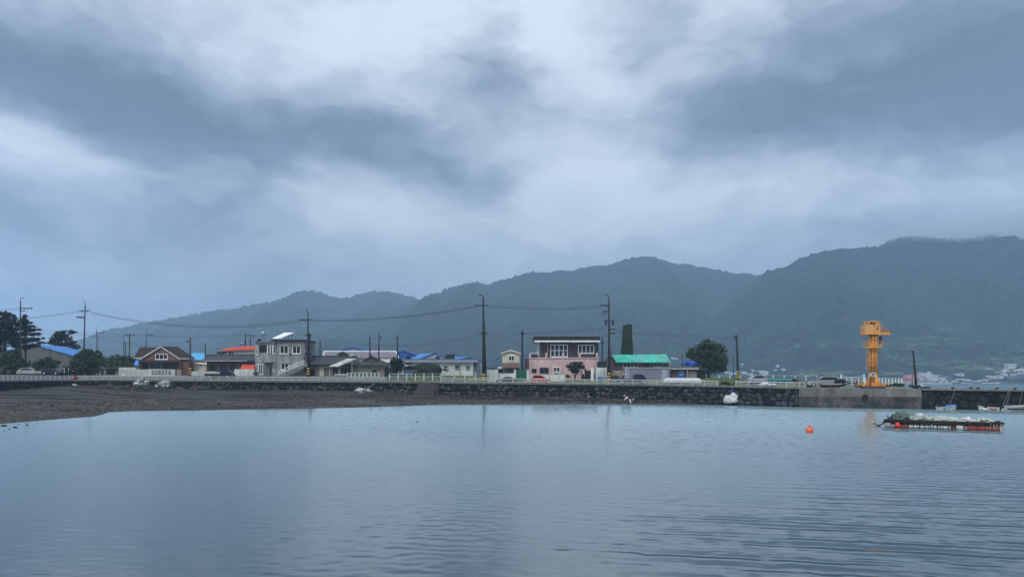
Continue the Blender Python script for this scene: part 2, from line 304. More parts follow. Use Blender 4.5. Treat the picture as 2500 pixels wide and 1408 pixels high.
def wave_sheet():
    # the harbour basin: real wavelets, calm to the left, ruffled in patches, longer swell near on the right
    rs = np.random.RandomState(4)
    Ys = [5.0]
    while Ys[-1] < 119: Ys.append(Ys[-1]+(.05 if Ys[-1] < 24 else .08 if Ys[-1] < 40 else .13))
    Ys = np.array(Ys); U = np.linspace(-420, 2920, 1050)
    Yg, Ug = np.meshgrid(Ys, U, indexing='ij'); X = (Ug-1250)/F*(Yg*.86+15); Y = Yg
    def sines(n, l0, l1, ang, spread, s):
        Z = np.zeros_like(X)
        for i in range(n):
            lam = l0*(l1/l0)**rs.rand(); a = R(ang)+R(spread)*rs.randn(); k = 2*pi/lam
            # phase wanders so that crests break up
            ph = rs.rand()*6.3+1.6*np.sin(X*rs.uniform(.05,.25)+rs.rand()*6)+1.6*np.sin(Y*rs.uniform(.04,.2)+X*.03+rs.rand()*6)
            Z += s*lam/(2*pi)*np.sin(k*(X*np.sin(a)+Y*np.cos(a))+ph)*np.sqrt(2./n)
        return Z
    chop = sines(30, .34, .85, 8, 30, 1.0)
    swell = sines(5, .75, 1.15, 13, 3.5, 1.0)
    g = sum(np.sin(X*a+Y*b+c) for a, b, c in ((.05,.13,1.),(-.04,.09,2.2),(.09,-.05,.3),(.02,.21,4.),(.11,.16,5.)))/5
    ruf = 1/(1+np.exp(-(X+2+g*22)/6.0))
    t = np.clip((Y-16)/62, 0, 1)
    t = t**.8
    amp = (.005+.006*np.clip(g+.2, 0, 1)+.012*ruf)*(1-t)+(.024+.034*ruf+.012*g)*t+.03*np.clip((Y-60)/40, 0, 1)
    sw = .045/(1+np.exp(-(X-1.5-(Y-15)*.12)/1.6))*np.clip((34-Y)/16, 0, 1)
    Z = chop*amp+swell*sw*(.6+.4*g)
    edge = np.clip((Ug+420)/60, 0, 1)*np.clip((2920-Ug)/60, 0, 1)*np.clip((Y-5)/1., 0, 1)*np.clip((119-Y)/2., 0, 1)
    Z = Z*edge-.10*(1-edge)
    nr, nc = X.shape; co = np.stack([X, Y, Z], -1).reshape(-1).astype('f')
    me = bpy.data.meshes.new('water'); me.vertices.add(nr*nc); me.vertices.foreach_set('co', co)
    i = (np.arange(nr-1)[:, None]*nc+np.arange(nc-1)[None, :]).reshape(-1)
    q = np.stack([i, i+1, i+nc+1, i+nc], -1).reshape(-1).astype('i'); n = len(i)
    me.loops.add(n*4); me.loops.foreach_set('vertex_index', q); me.polygons.add(n)
    me.polygons.foreach_set('loop_start', np.arange(n, dtype='i')*4); me.polygons.foreach_set('use_smooth', np.ones(n, dtype=bool))
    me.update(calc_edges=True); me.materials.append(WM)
    o = bpy.data.objects.new('water', me); COL.objects.link(o); lab(o, kind='structure')
wave_sheet()
BED = mk('seabed', (.05,.05,.045), .9)
w = MB(); w.add([(-900,-40,-1.6),(1200,-40,-1.6),(1200,900,-1.6),(-900,900,-1.6)], [(0,1,2,3)])
w.build('seabed', BED, kind='structure', center=False)

WL = [(-400,55),(-100,60),(0,65),(100,70),(200,76),(236,78.5),(268,88.5),(330,91),(450,92.5),(700,97.5),(850,102),(1000,109),(1050,113),(1150,116),(1500,117.3),(1650,115.2),(1750,112.6),(1800,110)]
WB = [(-400,2.3),(0,2.15),(180,2.9),(240,2.8),(470,2.3),(700,2.1),(940,1.7),(1200,1.25),(1500,.75),(1650,.4),(1750,.1),(1800,-.3)]
def beachpt(px, v):
    yl = interp(WL, px); yw = YW(px)+.3; Y = yl+(yw-yl)*v
    zb = interp(WB, px)
    if v < 0: z = v*2.2
    else:
        z = zb*(.22*v/.35 if v < .35 else .22+.78*((v-.35)/.65)**1.15)
    X = XP(px, Y)
    if v > 0.02:
        k = min(1, v*8)
        z += k*(.10*noise.noise(Vector((X*.12, Y*.35, 1)))+.05*noise.noise(Vector((X*.5, Y*1.1, 5)))+.02*noise.noise(Vector((X*2, Y*3, 9))))*min(1, zb)
    return (X, Y, z)
def grid(mb, us, vs_, fn, smooth=True, k=None):
    nu, nv = len(us), len(vs_)
    V = [fn(u, v) for v in vs_ for u in us]
    Fs = [(j*nu+i, j*nu+i+1, (j+1)*nu+i+1, (j+1)*nu+i) for j in range(nv-1) for i in range(nu-1)]
    mb.add(V, Fs, smooth=smooth, k=k)
def beach_mat():
    m = bpy.data.materials.new('mud'); m.use_nodes = True; n = m.node_tree.nodes; l = m.node_tree.links; p = n['Principled BSDF']
    g = n.new('ShaderNodeNewGeometry')
    def nse(sc, s, det=5):
        mp = n.new('ShaderNodeMapping'); mp.inputs['Scale'].default_value = s; l.new(g.outputs['Position'], mp.inputs[0])
        t = n.new('ShaderNodeTexNoise'); t.inputs['Scale'].default_value = sc; t.inputs['Detail'].default_value = det; t.inputs['Roughness'].default_value = .65; l.new(mp.outputs[0], t.inputs['Vector']); return t.outputs[0]
    a = nse(.5, (.10, 1.0, 1)); b = nse(3.5, (.5, 1, 1), 6)
    r = n.new('ShaderNodeValToRGB'); l.new(a, r.inputs[0]); e = r.color_ramp.elements
    e[0].position = .33; e[0].color = (.013,.012,.010,1); e[1].position = .68; e[1].color = (.085,.078,.066,1)
    k = r.color_ramp.elements.new(.5); k.color = (.028,.025,.019,1)
    mx = n.new('ShaderNodeMix'); mx.data_type = 'RGBA'; mx.blend_type = 'MULTIPLY'; mx.inputs[0].default_value = 1; l.new(r.outputs[0], mx.inputs[6])
    r2 = n.new('ShaderNodeMapRange'); r2.inputs[1].default_value = .35; r2.inputs[2].default_value = .65; r2.inputs[3].default_value = .35; r2.inputs[4].default_value = 1.6; l.new(b, r2.inputs[0]); l.new(r2.outputs[0], mx.inputs[7])
    l.new(mx.outputs[2], p.inputs['Base Color'])
    rr = n.new('ShaderNodeMapRange'); rr.inputs[1].default_value = .42; rr.inputs[2].default_value = .58; rr.inputs[3].default_value = .42; rr.inputs[4].default_value = .95; l.new(nse(.22, (.3, 1.4, 1), 3), rr.inputs[0]); l.new(rr.outputs[0], p.inputs['Roughness'])
    p.inputs['Specular IOR Level'].default_value = .18
    bp = n.new('ShaderNodeBump'); bp.inputs['Distance'].default_value = .12; bp.inputs['Strength'].default_value = .9; l.new(b, bp.inputs['Height']); l.new(bp.outputs[0], p.inputs['Normal'])
    return m
MUD = beach_mat()
w = MB(); grid(w, [-400+i*7 for i in range(316)], [-.5, -.2, -.05, 0]+[.02*i for i in range(1, 51)], beachpt)
w.build('beach', MUD, kind='structure', center=False)

# ground plateau of the village, breakwater top
us = list(range(-260, 2241, 20))
def gpt(px, k):
    Yw_ = YW(px)
    if k == 0: return (XP(px, Yw_+.15), Yw_+.15, gz(px))
    Y = [0, Yw_+.6, Yw_+5, Yw_+8, Yw_+14, Yw_+22, Yw_+60, 330, 700][k]
    if px > 1990 and k >= 4: Y = [0, 0, 0, 0, Yw_+12.2+(2240-px)*.10, Yw_+12.6+(2240-px)*.12, Yw_+14+(2240-px)*.13, Yw_+16+(2240-px)*.2, Yw_+18+(2240-px)*.26][k]
    x = XP(px, Yw_+22+(Y-Yw_-22)*.55) if k > 5 else XP(px, Y)
    z = GZ(px, Y)
    return (x, Y, z)
w = MB(); grid(w, us, [0,1,2,3,4,5,6,7,8], lambda u, v: gpt(u, v), smooth=False)
e0 = [gpt(2240, k) for k in range(9)]
w.add(e0+[(x, y, -1.5) for x, y, z in e0], [(i, i+1, i+10, i+9) for i in range(8)])
e1 = [gpt(u, 8) for u in us]; nn = len(e1)
w.add(e1+[(x, y, -1.5) for x, y, z in e1], [(i+1, i, nn+i, nn+i+1) for i in range(nn-1)])
w.build('ground', MT['grass'], kind='structure', center=False)
w = MB(); grid(w, us[:-1], [.6, 5, 8], lambda u, v: (lambda Y: (XP(u, Y), Y, GZ(u, Y)+.006))(YW(u)+v), smooth=False)
w.build('road', MT['asphalt'], kind='structure', center=False)
w = MB(); grid(w, list(range(1945, 2236, 10)), [0, 1], lambda u, v: (lambda Y: (XP(u, Y), Y, gz(u)+.008))(YW(u)+(.2 if v == 0 else 13)), smooth=False)
w.build('pavement', MT['paving'], kind='structure', center=False)

# hills
def hill_mat(name, base, light, fz, amt):
    m = bpy.data.materials.new(name); m.use_nodes = True; n = m.node_tree.nodes; l = m.node_tree.links; p = n['Principled BSDF']; p.inputs['Roughness'].default_value = .95; p.inputs['Specular IOR Level'].default_value = .1
    g = n.new('ShaderNodeNewGeometry'); sp = n.new('ShaderNodeSeparateXYZ'); l.new(g.outputs['Position'], sp.inputs[0])
    def nse(sc, det=6, s=(1,1,1)):
        mp = n.new('ShaderNodeMapping'); mp.inputs['Scale'].default_value = s; l.new(g.outputs['Position'], mp.inputs[0])
        t = n.new('ShaderNodeTexNoise'); t.inputs['Scale'].default_value = sc; t.inputs['Detail'].default_value = det; t.inputs['Roughness'].default_value = .65; l.new(mp.outputs[0], t.inputs['Vector']); return t.outputs[0]
    c = n.new('ShaderNodeMapRange'); c.inputs[1].default_value = .3; c.inputs[2].default_value = .7; c.inputs[3].default_value = .2; c.inputs[4].default_value = 2.1; l.new(nse(.06), c.inputs[0])
    hs = n.new('ShaderNodeHueSaturation'); l.new(c.outputs[0], hs.inputs['Value'])
    # field terraces low on the slope
    zf = n.new('ShaderNodeMapRange'); zf.inputs[1].default_value = fz; zf.inputs[2].default_value = fz*.2; l.new(sp.outputs[2], zf.inputs[0])
    f = n.new('ShaderNodeMapRange'); f.inputs[1].default_value = .50; f.inputs[2].default_value = .58; l.new(nse(.010, 5, (1, 1, 3)), f.inputs[0])
    mu = n.new('ShaderNodeMath'); mu.operation = 'MULTIPLY'; l.new(zf.outputs[0], mu.inputs[0]); l.new(f.outputs[0], mu.inputs[1])
    m2 = n.new('ShaderNodeMath'); m2.operation = 'MULTIPLY'; l.new(mu.outputs[0], m2.inputs[0]); m2.inputs[1].default_value = amt
    wv = n.new('ShaderNodeTexWave'); wv.bands_direction = 'Z'; wv.inputs['Scale'].default_value = .05; wv.inputs['Distortion'].default_value = 9; wv.inputs['Detail'].default_value = 3; wv.inputs['Detail Scale'].default_value = .6; l.new(g.outputs['Position'], wv.inputs[0])
    w2 = n.new('ShaderNodeMath'); w2.operation = 'MULTIPLY'; l.new(m2.outputs[0], w2.inputs[0]); l.new(wv.outputs[1], w2.inputs[1])
    mx = n.new('ShaderNodeMix'); mx.data_type = 'RGBA'; l.new(w2.outputs[0], mx.inputs[0]); mx.inputs[6].default_value = (*base, 1); mx.inputs[7].default_value = (*light, 1)
    l.new(mx.outputs[2], hs.inputs['Color']); l.new(hs.outputs[0], p.inputs['Base Color'])
    bp = n.new('ShaderNodeBump'); bp.inputs['Distance'].default_value = 9; bp.inputs['Strength'].default_value = .6; l.new(nse(.05, 5), bp.inputs['Height']); l.new(bp.outputs[0], p.inputs['Normal'])
    return m
def hill(name, ridge, Y0, Yr, seed, matr, step=3, nv=90, spur=1.9, tree=5.0, z0=-1.0):
    lo, hi = ridge[0][0], ridge[-1][0]
    us_ = [lo+i*step for i in range(int((hi-lo)/step)+1)]
    vs_ = [i/nv for i in range(nv+1)]+[1+.02*i for i in range(1, 5)]+[1.15, 1.3, 1.6]
    def fn(px, v):
        yr = Yr(px) if callable(Yr) else Yr
        y0 = Y0(px) if callable(Y0) else Y0
        H = max(EYE-(interp(ridge, px)-HZ)/F*yr, 2)
        Y = y0+(yr-y0)*v; X = (px-1250)/F*yr*(1+(v-1)*.35*(yr-y0)/yr) if v <= 1 else (px-1250)/F*yr
        if v <= 1:
            t = v**1.25*.55+.45*(v*v*(3-2*v))
            d = noise.fractal(Vector((X*.0042+seed, v*2.2, seed)), 1.0, 2.0, 5)
            rg = 1-abs(noise.noise(Vector((X*.006+seed*3, v*1.3, seed*2))))*2
            t += spur*(.10*d+.10*rg-.04)*sin(pi*min(1, v))*(1-.3*v)
            z = z0+(H-z0)*max(0, t)
        else: z = H*(1-(v-1)*1.2)
        tr = 1.3*noise.noise(Vector((X*.07, Y*.07, seed)))+.9*noise.noise(Vector((X*.17, Y*.17, seed+4)))+.25*noise.noise(Vector((X*.4, Y*.4, seed+4)))
        z += tree*(.5+tr)*min(1, v*6)-tree*.5*(v > .97)
        return (X, Y, z)
    mb = MB(); grid(mb, us_, vs_, fn, smooth=True)
    o = mb.build(name, matr, kind='structure', center=False); HILLS.append(BVHTree.FromPolygons(mb.v, mb.f))
HILLS = []
from mathutils.bvhtree import BVHTree
FG = (.012,.024,.018); FL = (.07,.105,.055)
hill('hills', [(120,905),(180,880),(240,832),(300,812),(355,800),(375,803),(390,797),(420,785),(470,772),(540,760),(600,753),(660,742),(720,722),(745,716),(775,714),(800,721),(840,735),(870,724),(900,713),(930,711),(960,714),(1000,725),(1030,735),(1100,755),(1250,800),(1400,850)], 1500, 2700, 3.3, hill_mat('forest far', FG, FL, 40, .5), tree=7.5)
hill('hills', [(600,900),(700,860),(800,830),(880,800),(950,770),(1000,748),(1030,735),(1070,718),(1105,702),(1140,694),(1165,692),(1190,698),(1240,684),(1300,671),(1330,674),(1380,669),(1430,655),(1490,647),(1510,640),(1540,631),(1590,626),(1615,633),(1640,645),(1690,655),(1740,662),(1830,672),(1900,680),(2000,700),(2200,760),(2400,850)], 1000, 2150, 8.7, hill_mat('forest middle', FG, FL, 60, .7), tree=6.5)
hill('hills', [(380,915),(480,885),(600,855),(690,835),(740,828),(800,834),(880,848),(960,854),(1100,858),(1250,862),(1400,880),(1500,912)], 700, 1450, 5.1, hill_mat('forest low', FG, FL, 30, .5), tree=4, nv=50)
hill('hills', [(1500,905),(1600,868),(1700,800),(1780,745),(1840,692),(1870,664),(1900,657),(1930,650),(1955,632),(1975,624),(2030,612),(2060,608),(2130,608),(2150,600),(2165,590),(2200,581),(2240,582),(2290,588),(2350,586),(2400,583),(2500,592),(2700,600),(3000,640)], lambda px: 655 if px > 1750 else 655+(1750-px)*1.2, lambda px: 1500, 12.9, hill_mat('forest near', (.010,.020,.016), (.065,.105,.050), 110, .9), tree=5.5, nv=130)
# ------------------------------------------------------------ sea walls
def along(p0, p1, step):
    out = []; px = p0
    while px < p1:
        out.append(px); Y = YW(px); px += step*F/Y
    return out
def stonewall(name, px0, px1, label, ms, mj, rmin, rmax, back=.35, lip=.25, batter=.25):
    root = thing(name, label, 'sea wall', (XP((px0+px1)/2, YW((px0+px1)/2)), YW((px0+px1)/2), -1))
    us_ = list(range(px0, px1, 10))+[px1]
    def bp(px, v):
        Y = YW(px); zt = gz(px)-.12; zb = -1.0
        Yq = Y+back-(1-v)*batter; return (XP(px, Yq), Yq, zb+(zt-zb)*v)
    mb = MB(); grid(mb, us_, [0, .5, 1], bp, smooth=False)
    mb.build('backing', mj, root)
    st = MB(); 
    zt_max = max(gz(px) for px in us_)
    z = -.4; row = 0
    while z < zt_max:
        px = px0+random.uniform(0, 6); rh = random.uniform(rmin, rmax)
        while px < px1:
            Y = YW(px); zt = gz(px)-.15
            w_ = random.uniform(rmin, rmax)*1.15; h_ = rh*random.uniform(.75, 1.25)
            zc = z+random.uniform(-.08, .08)*rmax*2
            zb = interp(WB, px) if px < 1760 else -.2
            if zc+h_*.25 < zt and zc > zb-.5:
                h2 = min(h_, (zt-zc)*1.0+.05)
                v = (zc+1)/(zt+1); Yq = Y+back-(1-v)*batter
                st.blob((XP(px, Yq), Yq, zc), (w_*.50, .30, max(.12, h2*.50)), amp=.22, fr=1.2, sub=2, sq=.72, rz=random.uniform(-.5, .5))
            px += w_*F/Y
        z += rh*.92; row += 1
    st.build('stones', ms, root)
    cp = MB(); grid(cp, us_, [0, 1, 2, 3], lambda px, v: (lambda Y: (XP(px, Y), Y, gz(px)+(.06 if v in (1, 2) else -.16)))(YW(px)+(-.06, -.06, .55, .55)[v]), smooth=False)
    cp.build('coping', MT['coping'], root)
    return root
stonewall('stone_seawall', -220, 1020, 'long sea wall of dark rough stones behind the mud beach, left of the concrete steps', MT['stone'], MT['joint'], .42, .85)
stonewall('stone_seawall', 1070, 1950, 'sea wall of dark rounded stones between the concrete steps and the concrete quay', MT['stone'], MT['joint'], .5, .95)
stonewall('breakwater_wall', 2252, 2780, 'blackened rough stone breakwater wall right of the concrete quay', MT['stonedark'], MT['joint'], .6, 1.1)
# breakwater top
w = MB(); grid(w, list(range(2240, 2790, 15)), [0, 1, 2], lambda px, v: (lambda Y: (XP(px, Y), Y, gz(px)-.02 if v < 2 else -1.5))(YW(px)+(.3, 6, 6)[v]), smooth=False)
w.build('breakwater_top', MT['paving'], kind='structure', center=False)
# steps
root = thing('concrete_steps', 'worn concrete steps let into the stone sea wall down to the mud', 'steps', (XP(1045, 124), 124, 0))
mb = MB()
Yb = YW(1045); zt = gz(1045); zb = 1.0; ns = 9
for i in range(ns):
    z1 = zt-.02-(zt-zb)*i/ns; dx = i*.08
    mb.box(XP(1022-i*1.2, Yb), XP(1069-i*.8, Yb), Yb-.28*i-.2, Yb-.28*(i-1)+.3, -.5, z1)
no = MB()
for i in range(1, ns):
    z1 = zt-.02-(zt-zb)*i/ns; no.box(XP(1022-i*1.2, Yb), XP(1069-i*.8, Yb), Yb-.28*i-.235, Yb-.28*i-.1, z1-.05, z1+.015)
no.build('nosing', MT['concrete'], root)
mb.build('steps', mat('stepstone', (.05,.05,.047), .9, .35, 1.5), root)
mb = MB(); mb.box(XP(1068, Yb), XP(1073, Yb), Yb-2.2, Yb+.5, -.5, zt-1.0); mb.box(XP(1068, Yb), XP(1073, Yb), Yb-.9, Yb+.5, zt-1.0, zt-.1); mb.build('cheek_wall', MT['stone'], root)
# concrete quay
root = thing('concrete_quay', 'grey concrete quay wall with a dark tide band, under the yellow crane', 'quay', (XP(2100, 99), 99, -1))
def qband(px0, px1, za, zb_, dy, mm, name, px_n=8):
    mb = MB(); us_ = [px0+(px1-px0)*i/px_n for i in range(px_n+1)]
    def f(px, v):
        Y = YW(px)+dy; Y2 = YW(px)+1.5; top = gz(px)+.02
        A = lambda z: top if z == 'top' else z
        return [(XP(px, Y), Y, A(za)), (XP(px, Y), Y, A(zb_)), (XP(px, Y2), Y2, A(zb_))][v]
    grid(mb, us_, [0, 1, 2], f, smooth=False)
    for px in (px0, px1):
        a, b, c = f(px, 0), f(px, 1), f(px, 2); mb.add([a, b, c, (c[0], c[1], a[2])], [(0, 1, 2, 3)])
    return mb.build(name, mm, root)
qband(1951, 2131, 1.55, 'top', -.35, MT['concrete'], 'wall_face'); qband(2131.3, 2250, 1.6, 'top', -.3, MT['concrete'], 'wall_face')
qband(1951, 2131, -1.5, 1.55, -.33, MT['concretelow'], 'tide_band'); qband(2131.3, 2250, -1.5, 1.6, -.28, MT['concretelow'], 'tide_band')
def tyre(name, c, r, rt, axis='y', parent=None, **kw):
    mb = MB(); n1, n2_ = 18, 8; V = []; Fs = []
    for i in range(n1):
        a = 2*pi*i/n1
        for j in range(n2_):
            b = 2*pi*j/n2_; q = r+rt*cos(b)
            p = (q*cos(a), rt*sin(b)*1.3, q*sin(a)) if axis == 'y' else (q*cos(a), q*sin(a), rt*sin(b)*1.3)
            V.append((c[0]+p[0], c[1]+p[1], c[2]+p[2]))
            Fs.append((i*n2_+j, i*n2_+(j+1) % n2_, ((i+1) % n1)*n2_+(j+1) % n2_, ((i+1) % n1)*n2_+j))
    mb.add(V, Fs, smooth=True); return mb.build(name, MT['rubber'], parent, **kw)
Yq = YW(2112)-.5
tyre('tyre_fender', (XP(2112, Yq), Yq, ZP(970, Yq)), .32, .12, label='black tyre fender hanging on the concrete quay below the yellow crane', cat='tyre')
for i, px in enumerate((2326, 2370, 2387, 2434, 2478)):
    Y = YW(px)+.5; mb = MB(); z = gz(px)
    if i == 3: pass
    mb.tube([(XP(px, Y), Y, z-.05), (XP(px, Y), Y, z+.14)], [.12, .12], 8); mb.tube([(XP(px, Y)-.2, Y, z+.18), (XP(px, Y)+.2, Y, z+.18)], .09, 8)
    mb.build('bollard', MT['black'], label='small black iron bollard on the breakwater edge', cat='bollard', group='bollards on the breakwater edge')

# ------------------------------------------------------------ white guard rails
def guardrail(px0, px1, step, label, up=.82, dy=.35):
    root = thing('guardrail', label, 'railing', (XP((px0+px1)/2, YW((px0+px1)/2)+dy), YW((px0+px1)/2)+dy, gz((px0+px1)/2)))
    us_ = []; px = px0
    while px < px1: us_.append(px); px += step
    us_.append(px1)
    for zt_, hh in ((up, .14), (up*.60, .07), (up*.30, .07)):
        mb = MB()
        P = [(XP(u, YW(u)+dy), YW(u)+dy, gz(u)) for u in us_]
        V = []; Fs = []
        for i, (x, y, z) in enumerate(P):
            V += [(x, y-.03, z+zt_-hh), (x, y-.03, z+zt_), (x, y+.03, z+zt_), (x, y+.03, z+zt_-hh)]
        for i in range(len(P)-1):
            a, b = i*4, i*4+4
            Fs += [(a, b, b+1, a+1), (a+1, b+1, b+2, a+2), (a+2, b+2, b+3, a+3), (a+3, b+3, b, a)]
        mb.add(V, Fs); mb.build('rail', MT['rail'], root)
    p0 = None
    for u in us_:
        x, y, z = XP(u, YW(u)+dy), YW(u)+dy, gz(u)
        if p0 is None:
            mb = MB(); mb.box(x-.06, x+.06, y+.035, y+.14, z-.05, z+up+.02); p0 = mb.build('post', MT['rail'], root); q = (x, y, z)
        else: dup(p0, (x-q[0], y-q[1], z-q[2]), root)
guardrail(-200, 176, 11.5, 'white three-bar guardrail on the far left sea wall in front of the pines')
guardrail(184, 939, 22, 'long white three-bar guardrail on the sea wall in front of the left houses')
guardrail(1076, 1753, 29.3, 'white three-bar guardrail on the sea wall in front of the pink house')
guardrail(1797, 1966, 31, 'short white guardrail between the boxy pole bush and the concrete quay'.replace('boxy pole bush', 'striped pole'))
# field fences: white posts with thin wires
def postfence(name, pts, n, h, label, rails=(1.0, .55), r=.05, m='white', rr=.018, top=True, cat='fence'):
    c = pts[len(pts)//2]; root = thing(name, label, cat, (XP(c[0], c[1]), c[1], gz(c[0])))
    P = []
    for i in range(n):
        t = i/(n-1)*(len(pts)-1); k = min(int(t), len(pts)-2); f = t-k
        px = pts[k][0]+(pts[k+1][0]-pts[k][0])*f; Y = pts[k][1]+(pts[k+1][1]-pts[k][1])*f; z = pts[k][2]+(pts[k+1][2]-pts[k][2])*f
        P.append((XP(px, Y), Y, z))
    for fr in rails: MB().tube([(x, y-r, z+h*fr-.03) for x, y, z in P], rr, 4).build('rail', MT[m], root)
    x0, y0, z0 = P[0]; o = MB().box(x0-r, x0+r, y0-r*.6, y0+r*.6, z0-.2, z0+h).build('post', MT[m], root)
    for x, y, z in P[1:]: dup(o, (x-x0, y-y0, z-z0), root)
    return root
postfence('field_fence', [(951,129.5,ZP(926,129.5)),(1077,126.5,ZP(925.5,126.5))], 7, 1.05, 'white post fence along the sea wall gap beside the green field', rails=(.97, .5))
postfence('field_fence', [(961,150,ZP(918,150)),(1162,150,ZP(919,150))], 10, .95, 'white post fence at the back of the green field, below the net covered mound', rails=(.97, .5))
postfence('field_fence', [(1084,134,ZP(925.5,134)),(1160,134,ZP(926.5,134))], 4, .75, 'white post fence at the right end of the green field by the striped pole', rails=(.97,))
postfence('garden_fence', [(848,134,ZP(919.5,134)),(925,134,ZP(919.5,134))], 9, .75, 'low white fence with pale green panels before the tiled gable house', rails=(.97, .1), r=.06)
MB().pb(849, 924, 911, 919, 134.1, .03).build('garden_screen', mat('screen', (.10,.17,.15), .6, .2, 2), label='dull green screen behind the low white garden fence', cat='screen')
postfence('field_fence', [(1755,134,ZP(927,134)),(1994,134,ZP(927,134))], 10, .85, 'white post and wire fence on the grassy bank behind the parked silver cars', rails=(.97,), r=.06)
postfence('harbour_railing', [(2053,117,ZP(936,117)),(2080,117,ZP(936.5,117)),(2112,117,ZP(936.5,117))], 5, 1.0, 'white railing behind the orange machine parts left of the crane', rails=(.97, .62, .3), r=.06, rr=.03, cat='railing')
postfence('harbour_railing', [(2146,115,ZP(938,115)),(2202,114,ZP(939,114))], 8, 1.0, 'white railing over the green weeds right of the crane', rails=(.97, .6, .3), r=.06, rr=.03, cat='railing')
r_ = thing('rope_posts', 'two taller white posts joined by sagging ropes left of the crane', 'posts', (XP(2082,115.8),115.8,2.7))
for px in (2053, 2109): MB().box(XP(px,115.8)-.08, XP(px,115.8)+.08, 115.72, 115.88, 2.6, ZP(913,115.8)).build('post', MT['white'], r_)
MB().tube([W(2053+56*t, 915+8*4*t*(1-t)*.7, 115.8) for t in [i/10 for i in range(11)]], .02, 4).build('rope', MT['white'], r_)

# ------------------------------------------------------------ buildings
def bld(name, label, px, Y, cat='house', group=None): return thing(name, label, cat, (XP(px, Y), Y, gz(px)-.05), group)
def pbx(root, name, m, p0, p1, q0, q1, Y, th):
    if q1 >= 904.9 and any(w in name for w in ('wall', 'post', 'pillar', 'gate_leaf', 'panel', 'opening', 'door', 'body', 'side_shed')): q1 = HZ-(GZ((p0+p1)/2, Y+th/2)-.35-EYE)*F/Y
    return MB().pb(p0, p1, q0, q1, Y, th).build(name, MT[m], root)
def window(root, p0, p1, q0, q1, Y, panes=2, fm='white', gm='glass', ft=.07, hbar=None, sill=True):
    x0, x1, z0, z1 = XP(p0, Y), XP(p1, Y), ZP(q1, Y), ZP(q0, Y); t = ft
    mb = MB(); a, b = Y-.09, Y+.0
    mb.box(x0, x1, a, b, z1-t, z1); mb.box(x0, x1, a, b, z0, z0+t); mb.box(x0, x0+t, a, b, z0+t, z1-t); mb.box(x1-t, x1, a, b, z0+t, z1-t)
    for i in range(1, panes):
        x = x0+(x1-x0)*i/panes; mb.box(x-t*.45, x+t*.45, a+.01, b, z0+t, z1-t)
    if hbar: z = z0+(z1-z0)*hbar; mb.box(x0+t, x1-t, a+.015, b, z-t*.4, z+t*.4)
    if sill: mb.box(x0-.06, x1+.06, a-.06, b, z0-.06, z0-.002)
    w_ = mb.build('window', MT[fm], root)
    MB().box(x0+t*.5, x1-t*.5, Y-.04, Y-.015, z0+t*.5, z1-t*.5).build('pane', MT[gm], w_)
    return w_
def door(root, p0, p1, q0, q1, Y, m='greyshed'):
    d = pbx(root, 'door', m, p0, p1, q0, q1, Y-.06, .05); x = XP(p1, Y)-.12
    MB().box(x-.03, x+.03, Y-.10, Y-.06, ZP(q1, Y)+.9, ZP(q1, Y)+1.05).build('handle', MT['metal'], d); return d
def gable_front(root, pa, pl, pr, qa, ql, qr, Y, D, mroof, oh=.25, t=.14, fascia=None, mname='roof'):
    # ridge runs away from the viewer; slopes left/right
    xa, xl, xr = XP(pa, Y), XP(pl, Y), XP(pr, Y); za, zl, zr = ZP(qa, Y), ZP(ql, Y), ZP(qr, Y)
    mb = MB(); mb.slab([(xl, Y-oh, zl), (xa, Y-oh, za), (xa, Y+D, za), (xl, Y+D, zl)], t); mb.slab([(xa, Y-oh, za), (xr, Y-oh, zr), (xr, Y+D, zr), (xa, Y+D, za)], t)
    o = mb.build(mname, MT[mroof], root)
    if fascia:
        f = MB(); f.prism([(xl, zl-.28), (xl, zl+.01), (xa, za+.01), (xr, zr+.01), (xr, zr-.28), (xa, za-.28)], Y-oh-.05, Y-oh-.003); f.build('fascia', MT[fascia], root)
    return o
def gwall(root, pts, Y, D, m, name='wall'):
    return MB().prism([(XP(p, Y), min(ZP(q, Y), GZ(p, Y)-.3) if q >= 905 else ZP(q, Y)) for p, q in pts], Y, Y+D).build(name, MT[m], root)
def roofslope(root, pts, t=.12, m='darkroof', name='roof'):   # pts = 4 (px,py,Y): eave left, eave right, ridge right, ridge left
    return MB().slab([W(*p) for p in pts], t).build(name, MT[m], root)

# grey hall with blue roof, far left
r = bld('warehouse', 'grey metal hall with a bright blue sloping roof behind the left trees', 110, 170, 'warehouse')
gwall(r, [(-30,905),(-30,868),(83,842),(178,868),(178,905)], 170, 13, 'greyshed')
gable_front(r, 83, -35, 181, 840, 867, 867.5, 170, 12, 'bluebright', mname='roof')
r = bld('glasshouse', 'small frame shed with pale posts half hidden by the left bushes', 170, 148, 'shed')
for p in (156, 166, 177, 189): MB().pb(p, p+1.6, 896, 917, 148, .12).build('post', MT['white'], r)
pbx(r, 'roof', 'darkroof', 153, 193, 893, 896, 147.8, 3); pbx(r, 'wall', 'charcoal', 156, 191, 897, 918, 149, 2)
r = bld('shed', 'low dark shed with pale framed panels between the big bush and the hedge', 240, 150, 'shed')
pbx(r, 'wall', 'charcoal', 226, 262, 900, 916, 150, 3); pbx(r, 'roof', 'greyshed', 224, 264, 897, 900, 149.8, 3.4)
for p in (231, 241, 253): pbx(r, 'panel', 'metal', p, p+6, 903, 914, 149.93, .05)

